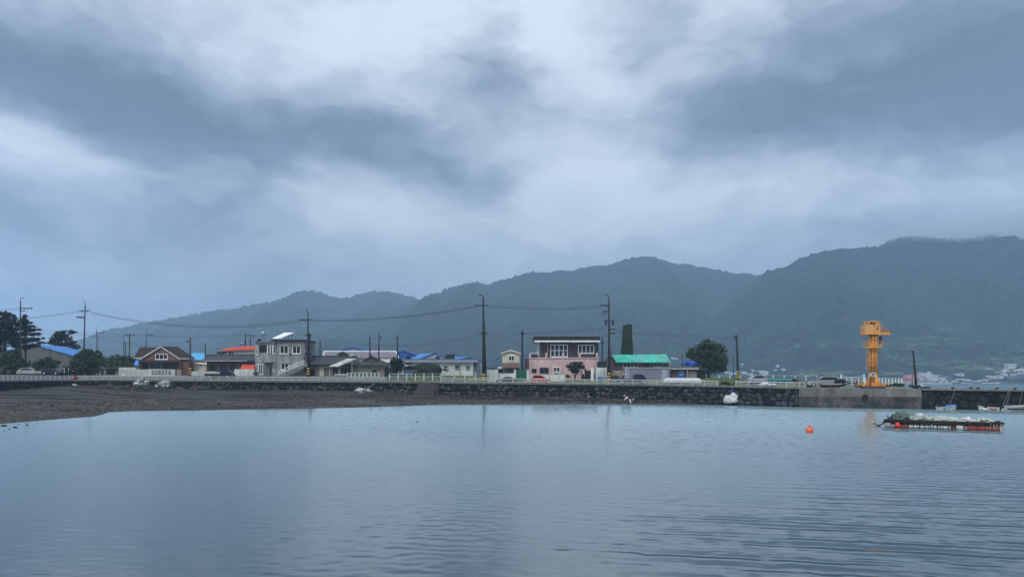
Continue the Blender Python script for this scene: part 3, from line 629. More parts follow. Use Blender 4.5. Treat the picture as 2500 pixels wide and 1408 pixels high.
# brown brick gable house
Y = 141; r = bld('brick_house', 'brown brick house with a big front gable and dark brown roof', 395, Y)
gwall(r, [(345,915),(345,876),(394,848),(441,877),(441,915)], Y, 6, 'brick')
gwall(r, [(441,915),(441,878),(464,878),(464,915)], Y+.4, 7, 'brick', 'side_wall')
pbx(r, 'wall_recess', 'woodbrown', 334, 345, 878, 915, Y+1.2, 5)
roofslope(r, [(327,872.5,Y+.2),(400,872.5,Y+.2),(400,847.5,Y+4),(341,847.5,Y+4)], m='brownroof')
roofslope(r, [(400,875,Y+.2),(477,875,Y+.2),(434,846,Y+4),(396,845,Y+4)], m='brownroof')
gable_front(r, 394, 343, 442, 844.5, 875, 875.5, Y, 4, 'brownroof', fascia='offwhite', mname='gable_roof')
pbx(r, 'eave_board', 'offwhite', 325, 344, 872.5, 874.5, Y, .12); pbx(r, 'eave_board', 'offwhite', 441, 468, 874, 876.5, Y, .12)
roofslope(r, [(337,882.5,Y-1.3),(438,882.5,Y-1.3),(438,879,Y-.02),(339,879,Y-.02)], m='brownroof', name='porch_roof')
window(r, 379.5, 409.5, 863.8, 877.3, Y, 3, ft=.10)
window(r, 347, 362, 886, 900, Y, 1, 'woodbrown', 'glass'); window(r, 363, 395, 885, 900.5, Y, 2, 'offwhite', 'glassblue', ft=.06); window(r, 397, 431, 885, 900.5, Y, 2, 'woodbrown', 'glass')
for p in (344, 437): MB().pb(p, p+1.4, 882.5, 915, Y-1.2, .12).build('porch_post', MT['woodbrown'], r)
r = bld('awning', 'small light blue awning at the left end of the brick house', 332, 139, 'awning')
MB().slab([W(327,891,138.6), W(339,891,138.6), W(337,879,139.8), W(331,879,139.8)], .05).build('canopy', MT['bluebright'], r); MB().pb(330, 330.8, 889, 917, 139, .05).build('post', MT['poledark'], r)
# painted garden wall
Y = 137.5; r = bld('garden_wall', 'off-white garden wall with dark painted letters before the brick house', 366, Y, 'wall')
pbx(r, 'wall', 'offwhite', 290, 428, 901.3, 919, Y, .2); pbx(r, 'coping', 'offwhite', 289, 331, 896.5, 901.2, Y+.3, 1.2)
pbx(r, 'end_wall', 'beige', 430, 442, 901.5, 919, Y+.05, .2); pbx(r, 'pillar', 'poledark', 428, 430, 900.5, 919, Y-.03, .25)
G = {  # painted strokes per letter on a unit cell
 'a': [[(0,.15),(.3,0),(.8,.05),(.9,.35),(.1,.95),(1,.95)], [(.35,.4),(.1,.5)]], 'b': [[(.05,.2),(.4,0),(.85,.15),(.8,.45),(.1,.95),(1,.95)]],
 'c': [[(.9,1),(.9,0),(.3,0),(.1,.3),(.1,.95),(.9,.95)], [(.2,.5),(.8,.5)]], 'd': [[(.1,0),(.8,0),(.45,.4),(.9,.6),(.7,.95),(0,1)]],
 'e': [[(.1,.05),(.8,0),(.5,.4),(.9,.7),(.6,1),(.05,.9)], [(.2,.5),(.5,.4)]], 'f': [[(.5,0),(.7,.3),(1,.95),(.1,.95),(.5,.4)], [(.3,.05),(.8,.05)]]}
def strokes(root, name, defs, p0, q0, cw, ch, gap, Y, m, wd_=.05):
    mb = MB()
    for i, k in enumerate(defs):
        for st in G[k]:
            P = [W(p0+i*(cw+gap)+x*cw, q0+y*ch, Y) for x, y in st]
            for a, b in zip(P, P[1:]):
                d = (b-a).normalized(); nrm = Vector((-d.z, 0, d.x))*wd_; a2 = a-d*wd_*.6; b2 = b+d*wd_*.6
                mb.add([a2-nrm, b2-nrm, b2+nrm, a2+nrm], [(0, 1, 2, 3)])
                Y -= .0015
    return mb.build(name, MT[m], root)
strokes(r, 'lettering', 'abcdef', 369.3, 904.6, 6.1, 9.0, 2.1, Y-.006, 'ink', .062)
mb = MB(); mb.blob(W(293.3,906,Y-.004), (.11,.006,.13)); mb.blob(W(301.5,906.5,Y-.004), (.12,.006,.17)); mb.blob(W(305.8,909.5,Y-.004), (.18,.006,.1)); mb.tube([W(293.4,906,Y-.01), W(293.6,911,Y-.01)], .02, 4); mb.build('painted_mark', MT['ink'], r)
# light blue roof behind, cream shed
r = bld('barn', 'low building with a light blue metal roof behind the brick house', 485, 165, 'barn')
roofslope(r, [(462,878,163),(502,878,163),(499,861.5,167),(466,861.5,167)], m='lightblue'); pbx(r, 'wall', 'offwhite', 464, 500, 877, 905, 163.5, 5)
r = bld('house', 'cream shed with a white stair rail beside the brick house', 484, 143)
gwall(r, [(466,918),(466,884.5),(483,884),(504,889),(504,918)], 143, 4, 'cream'); roofslope(r, [(464,885.5,142.7),(506,890,142.7),(506,887,147),(464,882,147)], m='offwhite')
window(r, 487, 495, 888, 894, 143, 2, 'white', ft=.04)
for k in (0, 6): MB().tube([W(484+k,908,141.5), W(503.5,888+k*.9,141.5)], .05, 4).build('stair_rail', MT['white'], r)
# upper house with orange-red roof
Y = 150; r = bld('house', 'white upper house with an orange-red sheet roof and a water tank', 580, Y)
pbx(r, 'wall', 'offwhite', 541, 621, 855, 900, Y, 6); roofslope(r, [(539,855.5,Y-.5),(622,851,Y-.5),(621.5,843.5,Y+2.5),(562,847.5,Y+2.5)], m='red', t=.18)
pbx(r, 'porch_roof', 'darkroof', 529, 543, 858.3, 862.3, Y-.4, 3); pbx(r, 'porch_wall', 'offwhite', 531, 541, 862.3, 870, Y+.2, 2)
window(r, 544, 554, 857, 865.5, Y, 2, 'white', ft=.05); window(r, 557, 571, 857, 866, Y, 3, 'white', ft=.05)
t_ = MB(); t_.tube([W(586,839.5,Y+1), W(595.5,838,Y+1)], .26, 10); t_.build('water_tank', MT['metal'], r); MB().tube([W(578,850,Y), W(588,842,Y)], .04, 4).build('pipe', MT['metal'], r)
# black roofed house
Y = 141; r = bld('house', 'long dark house with a black tiled roof left of the grey block house', 560, Y)
pbx(r, 'wall', 'woodbrown', 505, 622, 881, 918, Y, 6); roofslope(r, [(492,879.5,Y-.8),(622,879.5,Y-.8),(621,866,Y+2.6),(505,867.5,Y+2.6)], m='tileroof')
MB().tube([W(505,867.3,Y+2.6), W(560,867.0,Y+2.6), W(621,865.6,Y+2.6)], .14, 6).build('ridge_tiles', MT['darkroof'], r)
pbx(r, 'gutter', 'offwhite', 494, 603, 879.6, 881.2, Y-.85, .08); pbx(r, 'side_wall', 'charcoal', 603, 622, 880, 889, Y-.7, 1)
window(r, 509, 529, 888, 905, Y, 2, 'woodbrown', 'glass'); window(r, 536, 552, 887, 905, Y, 2, 'woodbrown', 'glass'); window(r, 560, 575, 888, 905, Y, 2, 'woodbrown', 'glass')
MB().slab([W(587,900.5,Y-2.6), W(621,900.5,Y-2.6), W(621,890,Y-1), W(591,890,Y-1)], .08).build('red_canopy', MT['red'], r)
for p in (536.5, 570): MB().tube([W(p-1,872,Y-.3), W(p+1,868,Y-.3)], [.18,.04], 6).build('roof_vent', MT['greyshed'], r)
r = bld('garden_wall', 'white garden wall behind the dark pickup truck', 560, 138.5, 'wall')
pbx(r, 'wall', 'whitewall', 466, 527, 906.5, 919, 138.6, .2); pbx(r, 'high_wall', 'whitewall', 572, 621, 901, 919, 138.2, .2); pbx(r, 'wall', 'whitewall', 527, 572, 908, 919, 138.7, .2)
r = bld('kennel', 'small dark peaked kennel against the white wall by the grey block house', 621, 137, 'kennel')
gwall(r, [(616,919),(616,912),(622,908.5),(628,912),(628,919)], 137, 1, 'charcoal'); gable_front(r, 622, 615, 629, 907.5, 912.5, 912.5, 137, 1.05, 'tileroof', oh=.05, t=.06)

# grey block house
Y = 139; r = bld('block_house', 'two-storey grey concrete block house with flat roof, outer stairs and solar panel', 690, Y)
pbx(r, 'wall', 'block', 676, 744, 832, 918, Y, 7); pbx(r, 'left_wall', 'block', 622.5, 676, 835, 918, Y+.9, 6)
pbx(r, 'parapet', 'charcoal', 661.5, 745.5, 828.8, 832.6, Y-.4, 7.6); pbx(r, 'parapet', 'greyshed', 621.5, 664, 834.2, 836.8, Y+.7, 6)
for a in ((683.5,704.5,843.6,863.6),(713.8,734.3,844.6,863.6),(686,705.3,886.6,904.3)):
    window(r, *a, Y, 2, 'white', 'glass', ft=.11); MB().pb(a[0]-1, a[1]+1, a[2]-1.2, a[2], Y-.22, .2).build('hood', MT['block'], r)
Y2 = Y+.9
window(r, 625,629.5,846,866, Y2, 1, 'white', ft=.08); window(r, 667,672.7,843.6,863.6, Y2, 1, 'white', ft=.08); window(r, 634.4,639,872.5,880.6, Y2, 1, 'white', ft=.06)
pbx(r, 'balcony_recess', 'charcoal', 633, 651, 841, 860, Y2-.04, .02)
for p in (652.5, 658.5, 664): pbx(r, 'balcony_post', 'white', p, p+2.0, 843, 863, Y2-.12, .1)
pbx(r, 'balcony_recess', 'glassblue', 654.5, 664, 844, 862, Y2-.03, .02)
window(r, 625,629.5,889,906, Y2, 1, 'white', ft=.08); window(r, 631.5,642,888,914, Y2, 2, 'white', ft=.1); window(r, 667.3,671.5,888,906, Y2, 1, 'white', ft=.07)
pbx(r, 'garage_opening', 'greyshed', 644.5, 664, 884, 918, Y2-.05, .03); pbx(r, 'porch_slab', 'block', 643.5, 665.5, 882.3, 884, Y2-.9, .9); door(r, 658.5, 662, 895, 917, Y2-.02, 'charcoal')
pbx(r, 'vent_box', 'charcoal', 708, 710.5, 862.5, 868, Y-.1, .1)
st = MB(); sr = MB(); Ys = Y-1.5
for i in range(14):
    t = i/14; p0 = 682+(741-682)*t; z0 = ZP(917-(917-892)*t-2.5, Ys); st.box(XP(p0, Ys), XP(p0+5.5, Ys), Ys, Ys+1.1, z0-.12, z0)
st.slab([W(680,920,Ys+.05), W(742,893,Ys+.05), W(742,893,Ys+.2)+Vector((0,.0,0)), W(680,920,Ys+.2)], .22)
st.build('stairs', MT['block'], r)
for dz in (0, 6.5): sr.tube([W(681,912-dz,Ys), W(741,886.5-dz,Ys)], .07, 4)
for i in range(9): t = i/8; sr.tube([W(681+60*t,917-25.5*t,Ys), W(681+60*t,905.5-25.5*t,Ys)], .035, 4)
sr.build('stair_railing', MT['white'], r)
pbx(r, 'landing', 'block', 740, 752, 893, 895.5, Ys, 1.4); pbx(r, 'landing_wall', 'block', 741, 751, 878.5, 893, Ys+1.2, .15); pbx(r, 'landing_box', 'tileroof', 741.5, 750.5, 868.8, 878, Ys+.3, 1.0)
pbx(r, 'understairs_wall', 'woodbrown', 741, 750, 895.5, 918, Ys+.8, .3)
sp_ = thing('solar_panel', 'tilted white solar water panel on thin legs on the grey block house roof', 'solar panel', (XP(690,Y+1),Y+1,ZP(829,Y+1)))
MB().slab([W(664,825.5,Y+.3), W(683,825.5,Y+.3), W(717,811.5,Y+1.4), W(694,811.5,Y+1.4)], .08).build('panel', MT['white'], sp_)
for a, b in ((666,825),(683,825),(696,820),(704,817),(711.5,814)): MB().tube([W(a,829.5,Y+1), W(a,b,Y+1)], .05, 4).build('leg', MT['poledark'], sp_)
an = thing('rooftop_antenna', 'white dish and floodlights on thin masts on the grey block house roof', 'antenna', (XP(645,Y+3),Y+3,ZP(835,Y+3)))
for a, b in ((642.5,813),(648,815),(658,822),(645.5,809)): MB().tube([W(a,836,Y+3), W(a,b,Y+3)], .045, 4).build('mast', MT['metal'], an)
MB().blob(W(641.5,811.5,Y+2.8), (.28,.14,.2), .1).build('dish', MT['white'], an); MB().blob(W(649.5,815.5,Y+2.8), (.22,.15,.14), .1).build('floodlight', MT['greyshed'], an); MB().blob(W(640,819,Y+2.8), (.2,.12,.13), .1).build('floodlight', MT['poledark'], an)
mb = MB(); mb.blob(W(634,830,Y+2), (.4,.3,.22), .5, 2); mb.blob(W(629,833,Y+2), (.25,.3,.16), .4, 2); mb.build('rooftop_pots', MT['charcoal'], label='dark clutter of pots on the left roof edge of the grey block house', cat='pots')

# long tiled house + gable house
Y = 141; r = bld('house', 'long low house with grey tiled roof and a pale slab canopy', 810, Y)
pbx(r, 'wall', 'beige', 752, 880, 889, 918, Y, 6); roofslope(r, [(750,890,Y-.9),(884,890,Y-.9),(872,870,Y+3),(756,870,Y+3)], m='tileroof')
MB().tube([W(756,869.5,Y+3), W(872,869.5,Y+3)], .13, 6).build('ridge_tiles', MT['darkroof'], r); pbx(r, 'gutter', 'charcoal', 751, 884, 889.6, 892, Y-.9, .12)
pbx(r, 'garage_opening', 'charcoal', 757, 769, 900.5, 916, Y-.05, .04); pbx(r, 'panel', 'cream', 780, 805, 893.5, 917, Y-.06, .05)
door(r, 790.5, 803, 897, 917, Y-.08, 'greyshed'); window(r, 812, 826, 896, 914, Y, 2, 'woodbrown', 'glass'); window(r, 832, 856, 897, 914, Y, 3, 'greyshed', 'glass')
MB().slab([W(803,893.5,Y-3), W(826,893.5,Y-3), W(868.5,875,Y-.5), W(847.5,875,Y-.5)], .1).build('slab_canopy', MT['offwhite'], r)
for p, q in ((827.5,892),(859.5,880)): MB().tube([W(p,917,Y-2), W(p,q,Y-2)], .05, 5).build('canopy_post', MT['offwhite'], r)
pbx(r, 'planter', 'offwhite', 817, 847, 912.5, 915.5, Y-3, .4); MB().tube([W(854,869,Y+2), W(862,865.5,Y+2)], .1, 5).build('roof_pipe', MT['white'], r)
Y = 138.5; r = bld('gable_house', 'beige house with a dark hipped gable roof and low white fence in front', 908, Y)
pbx(r, 'wall', 'beige', 876, 938, 890, 918, Y, 5.5)
gwall(r, [(887,881.5),(905.5,870.2),(928,881.5)], Y+.9, .3, 'brick', 'pediment')
roofslope(r, [(869,890.5,Y-.8),(955,890.5,Y-.8),(936,880.7,Y+.8),(886,880.7,Y+.8)], m='tileroof')
gable_front(r, 905.5, 882, 934, 868.8, 883, 883.5, Y+.8, 3.5, 'darkroof', t=.16, mname='gable_roof')
for a, b, c, d in ((882,883,870,890),(934,883.5,957,890.5)): MB().tube([W(a,b,Y+.4), W(c,d,Y-.8)], .12, 5).build('hip_tiles', MT['darkroof'], r)
for p, q in ((905.5,867.5),(873,888),(868,884)): MB().blob(W(p,q,Y), (.22,.2,.18), .2).build('ridge_end', MT['darkroof'], r)
window(r, 909.5, 919.5, 902, 908.5, Y, 2, 'charcoal', 'glass', ft=.04, sill=False); pbx(r, 'side_shed', 'woodbrown', 939, 953, 893, 915, Y+1, 3); MB().tube([W(939,894,Y+.5), W(951,894,Y+.5), W(957,911,Y+.5)], .06, 4).build('shed_frame', MT['offwhite'], r)
r = bld('shed', 'white roofed low shed behind the gable house and the bushy tree', 945, 152, 'shed')
roofslope(r, [(930,884,151),(960,884,151),(960,876,154),(930,876,154)], m='offwhite'); pbx(r, 'wall', 'greyshed', 932, 960, 883, 905, 151.5, 3)
# long purple-grey hall
Y = 172; r = bld('warehouse', 'long hall with a purplish corrugated roof and white ridge line', 880, Y, 'warehouse')
roofslope(r, [(788,873,Y),(972,873,Y),(967,858.5,Y+7),(793,858.5,Y+7)], m='purpleroof'); pbx(r, 'wall', 'offwhite', 790, 972, 873, 905, Y+.5, 9)
MB().tube([W(792,857.7,Y+7), W(967,857.7,Y+7)], .16, 6).build('ridge_cap', MT['white'], r)
for a, b in (((791,857.5),(788.5,873)),((967,858),(972.5,873))): MB().tube([W(*a,Y+6.9), W(*b,Y-.05)], .16, 4).build('verge', MT['white'], r)
Y = 200; r = bld('warehouse', 'blue gabled hall showing just above the purplish long roof', 860, Y, 'warehouse')
gwall(r, [(823,857),(862,848),(900,857),(900,905),(823,905)], Y, 14, 'lilac'); gable_front(r, 862, 816, 906, 846.3, 857.5, 858, Y, 14, 'bluedeep', t=.35)
Y = 185; r = bld('warehouse', 'deep blue metal hall with blue walls left of the white-gabled blue roof', 995, Y, 'warehouse')
gwall(r, [(970,905),(970,861),(984.6,856),(1018,866),(1018,905)], Y, 14, 'bluewall'); gable_front(r, 984.6, 966, 1019, 854.8, 861.5, 866.5, Y, 14, 'bluedeep', t=.2)
def tank(label, px, q0, q1, w_, Y):
    t_ = thing('water_tank', label, 'water tank', (XP(px,Y),Y,ZP(q1,Y))); rr = w_/2*Y/F
    MB().tube([W(px,q1,Y), W(px,q0+3,Y), W(px,q0+1,Y)], [rr,rr,rr*.6], 12).build('tank', MT['navy'], t_); MB().tube([W(px,q0+1.5,Y), W(px,q0,Y)], [rr*.5,rr*.2], 8).build('lid', MT['bluewall'], t_)
tank('round dark blue water tank before the deep blue hall', 997, 866, 876, 9.5, 176)
Y = 176; r = bld('warehouse', 'hall with bright blue roof and pale lilac gable behind the white building', 1060, Y, 'warehouse')
gwall(r, [(1026,905),(1026,876),(1061,862),(1101,876.5),(1101,905)], Y, 16, 'lilac'); gable_front(r, 1061, 1021, 1106, 860, 877, 878, Y, 12, 'bluedeep', t=.22)
roofslope(r, [(1001,876,Y-.5),(1023,876,Y-.5),(1061,861,Y+4),(1026,863,Y+4)], m='bluebright', name='side_roof')
tank('small dark blue water tank before the lilac gable', 1068.5, 868.5, 876.5, 10, 170)
Y = 172; r = bld('warehouse', 'low hall with a shallow blue roof left of the tall striped pole', 1145, Y, 'warehouse')
gwall(r, [(1122,905),(1122,879),(1145,872.5),(1176,882),(1176,905)], Y, 12, 'lilac'); gable_front(r, 1145, 1105, 1178, 870.3, 879.5, 882, Y, 10, 'bluedeep', t=.2)
roofslope(r, [(1104,880,Y-.5),(1130,880,Y-.5),(1145,870.5,Y+4),(1112,871,Y+4)], m='bluebright', name='side_roof')
pbx(r, 'lower_wall', 'bluewall', 1150, 1182, 895, 900, Y-8, 6)
r = bld('rooftop_unit', 'black ribbed box unit standing on the white building roof', 1098, 166, 'rooftop unit'); pbx(r, 'box', 'charcoal', 1087.5, 1108, 866, 874, 166, 2.5); pbx(r, 'top_rim', 'poledark', 1086.5, 1109, 865, 866.2, 165.9, 2.7)
Y = 160; r = bld('white_building', 'long white single-storey building with a grey flat fascia', 1080, Y)
pbx(r, 'wall', 'whitewall', 1007, 1155, 883, 912, Y, 7); pbx(r, 'fascia', 'lilac', 988, 1166, 876.8, 883.8, Y-.7, 8); pbx(r, 'roof_edge', 'greyshed', 987, 1167, 875.6, 876.8, Y-.8, 8.2)
pbx(r, 'left_wing', 'greyshed', 986, 1007, 883.8, 893, Y+.6, 5); pbx(r, 'lower_wing_roof', 'offwhite', 980, 1010, 890, 893, Y-1, 3)
for a in ((1083,1092.8,892,898.5),(1111,1122.3,890,901.3),(1138,1147.2,892,901.7)): window(r, *a, Y, 2, 'lilac', 'glass', ft=.08)
r = bld('lean_to', 'lilac lean-to with green glazing at the right end of the white building', 1166, 162, 'lean-to'); pbx(r, 'wall', 'lilac', 1156, 1176, 886, 908, 162, 3); window(r, 1156.5, 1163, 884, 895, 161.9, 2, 'metal', 'glassblue', ft=.05)
MB().tube([W(1094,907,157), W(1094,899.5,157), W(1154,899.5,157), W(1154,907,157)], .04, 4).build('handrail', MT['metal'], label='thin grey handrail before the windows of the white building', cat='railing')

# cream tower house
Y = 141; r = bld('cream_house', 'narrow two-storey house, cream above brick arches, shallow brown gable', 1248, Y)
pbx(r, 'upper_wall', 'cream', 1226.6, 1268.5, 862, 885.5, Y, 5); gwall(r, [(1226.6,862),(1248,854.6),(1268.5,861)], Y+.01, 4.9, 'cream', 'gable_wall'); gable_front(r, 1247, 1222.5, 1272.5, 853, 861, 861.5, Y, 5.2, 'brick', oh=.3, t=.12, fascia='cream')
window(r, 1241.5, 1256, 868, 881, Y, 2, 'white', 'glassblue', ft=.08); roofslope(r, [(1227,896.5,Y-1),(1268,896.5,Y-1),(1266.5,886,Y+.0),(1227.5,886,Y+.0)], m='brick', name='tile_skirt')
pbx(r, 'lower_wall', 'brick', 1228, 1267.5, 896, 920, Y+.5, 4.5)
for a, b in ((1231.5,1247.5),(1249.5,1262.5)):
    pts = [(a,915),(a,902)]+[(a+(b-a)*(.5-.5*cos(pi*i/8)), 902-3.5*sin(pi*i/8)) for i in range(1, 8)]+[(b,902),(b,915)]
    MB().prism([(XP(p,Y+.4), ZP(q,Y+.4)) for p, q in pts], Y+.44, Y+.47).build('arch_opening', MT['greyshed'], r)
r = bld('garden_wall', 'high white garden wall beside the tall striped pole', 1202, 134, 'wall'); pbx(r, 'wall', 'whitewall', 1188.5, 1216, 900.5, 934, 134, .25); pbx(r, 'coping', 'navy', 1186, 1214, 898.8, 900.4, 133.9, .5)
r = bld('garden_wall', 'low white garden wall left of the green gate', 1236, 134.5, 'wall'); pbx(r, 'wall', 'whitewall', 1216, 1255, 911, 934, 134.5, .2); pbx(r, 'hedge_gap', 'charcoal', 1216, 1228, 900, 910, 136, 1)
MB().blob(W(1220.5,898,135.5), (.45,.4,.22), .15, sub=2).build('white_cover', MT['foam'], label='small white rounded cover left of the brick arches', cat='cover')
r = bld('gate', 'dark green double metal gate between white pillars', 1272, 134.2, 'gate')
pbx(r, 'gate_leaf', 'greengate', 1260, 1272.3, 904, 934, 134.3, .08); pbx(r, 'gate_leaf', 'greengate', 1272.7, 1285.5, 903.5, 934, 134.3, .08)
for p in (1254.5, 1286): pbx(r, 'pillar', 'whitewall', p, p+5.2, 903.5, 934, 134, .4); 
for p in (1253.8, 1285.3): pbx(r, 'pillar_cap', 'offwhite', p, p+6.6, 901.8, 903.5, 133.93, .55)

# pink house
Y = 136.5; r = bld('pink_house', 'two-storey house, pink below and dark brown above, flat dark roof', 1380, Y)
pbx(r, 'lower_wall', 'pink', 1292, 1461, 873.5, 925, Y, 8.5)
pbx(r, 'upper_wall', 'brownsiding', 1313, 1461, 834, 873.5, Y+1.3, 7); pbx(r, 'wall_panel', 'whitewall', 1311, 1315, 836, 873, Y+1.28, .3)
pbx(r, 'roof_slab', 'brownroof', 1304, 1465, 822.6, 830.8, Y-.1, 9); pbx(r, 'roof_cap', 'charcoal', 1303.4, 1465.6, 821.2, 822.6, Y-.16, 9.1); pbx(r, 'fascia', 'white', 1304.6, 1464.8, 830.8, 834.6, Y-.13, .3)
MB().prism([(XP(1304,Y),ZP(834,Y)),(XP(1313,Y),ZP(834,Y)),(XP(1313,Y),ZP(836,Y)),(XP(1306,Y),ZP(835,Y))], Y, Y+8).build('soffit', MT['whitewall'], r)
window(r, 1343.8, 1386, 840.6, 871.2, Y+1.3, 4, 'white', 'glassblue', ft=.12, hbar=.52); window(r, 1411, 1450.5, 841.3, 862.5, Y+1.3, 4, 'white', 'glassblue', ft=.12)
window(r, 1297.7, 1310.5, 898.8, 911.5, Y, 1, 'pink', 'glass', ft=.05); window(r, 1317.5, 1339.6, 897, 911.3, Y, 2, 'woodbrown', 'glass', ft=.07); window(r, 1350, 1367.5, 895, 911.5, Y, 2, 'white', 'glass', ft=.12)
ac = pbx(r, 'air_conditioner', 'offwhite', 1353, 1364.5, 905.5, 911, Y-.5, .35); door(r, 1430, 1442, 904, 926, Y, 'charcoal'); pbx(r, 'porch_opening', 'charcoal', 1419, 1430, 903, 925, Y-.04, .03)
for p in (1331.5, 1372.5, 1413, 1455): pbx(r, 'terrace_pillar', 'pink', p, p+5, 861, 873.4, Y-.1, .5); pbx(r, 'pillar_base', 'pink', p-.8, p+5.8, 871.5, 873.45, Y-.12, .52)
pbx(r, 'parapet', 'pink', 1290.8, 1462, 872.3, 874.5, Y-.14, .25); pbx(r, 'left_pillar', 'pink', 1291.5, 1296.5, 863.5, 873, Y, .5)
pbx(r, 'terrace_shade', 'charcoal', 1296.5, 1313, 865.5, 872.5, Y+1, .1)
MB().tube([W(1294,861.8,Y+.1), W(1312,861.8,Y+.1)], .05, 4).build('terrace_rail', MT['white'], r)
MB().tube([W(1337,834.5,Y+1.1), W(1337,861,Y+1.1)], .05, 5).build('drainpipe', MT['pink'], r)
MB().tube([W(1316,832,Y-.1), W(1317.5,850,Y-.1), W(1318.5,873,Y-.1), W(1314,890,Y-.1), W(1311,912,Y-.1)], .035, 4).build('service_cable', MT['offwhite'], r)
for p in (1333.5, 1363, 1400, 1431, 1457): MB().blob(W(p,836.4,Y+1.0), (.13,.13,.12), .05).build('soffit_light', MT['offwhite'], r)
for p in (1297, 1303): MB().tube([W(p,884,Y-.15), W(p,900,Y-.15)], .07, 5).build('flue', MT['offwhite'], r)
r = bld('outer_stair', 'dark outer stair shed with a thin blue rail left of the pink house', 1287, 138, 'shed'); pbx(r, 'wall', 'woodbrown', 1281, 1291, 876, 905, 138, 3); MB().tube([W(1281,876,138), W(1281,864.5,138), W(1290.5,864.5,138), W(1290.5,876,138)], .04, 4).build('rail', MT['bluewall'], r); MB().tube([W(1285.5,876,138), W(1285.5,864.5,138)], .03, 4).build('rail', MT['bluewall'], r)
pbx(r, 'shelf', 'greyshed', 1282, 1290, 885, 886, 137.9, .1)
r = bld('garden_wall', 'low white garden wall along the front of the pink house', 1335, 134.3, 'wall'); pbx(r, 'wall', 'whitewall', 1292, 1379, 913.7, 934, 134.3, .2); pbx(r, 'coping', 'offwhite', 1291.5, 1344, 912.6, 913.7, 134.25, .3)
r = bld('gate_post', 'pale pink-white gatepost by the dark porch of the pink house', 1446, 134, 'gatepost'); pbx(r, 'post', 'white', 1443, 1449, 896.5, 909, 134, .35); pbx(r, 'lower_post', 'offwhite', 1443.3, 1448.7, 909, 934, 134.02, .3); pbx(r, 'side_panel', 'greyshed', 1449, 1453.5, 911, 932, 134.3, .1)
r = bld('white_shed', 'white rendered shed with a black top right of the pink house', 1468, 134, 'shed'); pbx(r, 'wall', 'whitewall', 1455.5, 1481.5, 897, 934, 134, 3); pbx(r, 'black_top', 'charcoal', 1461, 1480, 884, 896.9, 134.6, 2.4); pbx(r, 'rim', 'poledark', 1460, 1481.5, 882.8, 884, 134.5, 2.6)
MB().tube([W(1475,897,133.9), W(1475.5,912,133.9), W(1477,921,133.9)], .04, 4).build('hose', MT['tileroof'], r)
mb = MB(); mb.blob(W(1464,925,131), (.42,.4,.42), .35, 1.5, 2); mb.build('blue_bin_bag', MT['bluetarp'], label='blue tarpaulin bundle standing by the white shed', cat='bundle')
r = bld('stone_planter', 'small beige block planter by the striped pole right of the pink house', 1477, 131, 'planter'); pbx(r, 'body', 'beige', 1470.5, 1484.5, 919, 931, 131, 1); pbx(r, 'top', 'cream', 1469.5, 1485, 917.2, 919, 130.95, 1.1)
r = bld('plastic_chair', 'pale pink garden chair on the porch of the pink house', 1425, 135, 'chair'); 
MB().pb(1420.5, 1427.5, 911.5, 912.7, 134.8, .45).build('seat', MT['pink'], r); MB().pb(1421, 1427, 901.5, 911.5, 135.2, .05).build('backrest', MT['pink'], r)
for p in (1421, 1426.6):
    for dy in (0, .4): MB().pb(p, p+.8, 912.7, 919, 134.82+dy, .04).build('leg', MT['pink'], r)

# turquoise roofed house
Y = 137; r = bld('shed_house', 'brown house with a long turquoise metal roof', 1560, Y)
pbx(r, 'wall', 'shedbrown', 1506, 1632, 881, 925, Y, 5.5); gwall(r, [(1479,925),(1479,886),(1491,868),(1506,884),(1506,925)], Y+.5, 4.5, 'woodbrown', 'gable_wall')
roofslope(r, [(1503,883,Y-.6),(1638.5,884,Y-.6),(1625.5,864.3,Y+2.6),(1491.5,866,Y+2.6)], m='turq', t=.10)
roofslope(r, [(1477,888,Y+.4),(1490,867,Y+2.4),(1491,866.5,Y+2.6),(1478,886.5,Y+1.5)], m='darkroof', name='verge')
MB().tube([W(1491.5,867,Y+.2), W(1505,885,Y-.5)], .08, 4).build('verge_board', MT['brownroof'], r)
window(r, 1521.5, 1556.5, 884.3, 896.5, Y, 4, 'offwhite', 'glass', ft=.06); window(r, 1570, 1585, 884.5, 896, Y, 2, 'woodbrown', 'glass', ft=.05); window(r, 1597, 1617, 884.3, 896.5, Y, 3, 'offwhite', 'glass', ft=.06)
MB().tube([W(1492.5,868,Y+1), W(1492.5,851.5,Y+1)], .06, 6).build('stovepipe', MT['poledark'], r); door(r, 1523, 1528, 897, 915, Y, 'woodbrown')
r = bld('side_shed', 'small grey-brown lean-to at the right end of the turquoise roof', 1636, 138.5, 'shed'); roofslope(r, [(1628,893.5,138),(1646,894,138),(1644,889,141),(1630,888.5,141)], m='greyshed'); pbx(r, 'wall', 'woodbrown', 1631, 1644, 893, 905, 138.6, 3)
mb = MB(); mb.blob(W(1504,912,134.8), (.75,.5,.55), .25, 1.3, 2, .7); mb.blob(W(1516,912,134.8), (.75,.5,.6), .25, 1.3, 2, .7); mb.build('covered_stack', MT['beige'], label='beige covered stack of sacks before the brown house', cat='sacks')
r = bld('container', 'lavender grey container cabin standing before the turquoise roofed house', 1580, 133.5, 'container')
pbx(r, 'wall', 'container', 1535.5, 1636, 899, 930, 133.5, 2.4); pbx(r, 'end_wall', 'lilac', 1525.5, 1535.5, 897.5, 930, 133.6, 2.3); pbx(r, 'roof_edge', 'lilac', 1534, 1637, 897, 899, 133.4, 2.6)
window(r, 1529, 1533.6, 903, 914, 133.6, 1, 'white', 'glassblue', ft=.06); door(r, 1615, 1629.5, 902, 926, 133.5, 'lilac')
r = bld('flat_hut', 'small brown flat-roofed hut with a blue door, blue tarpaulins on its roof', 1670, 134.5, 'hut')
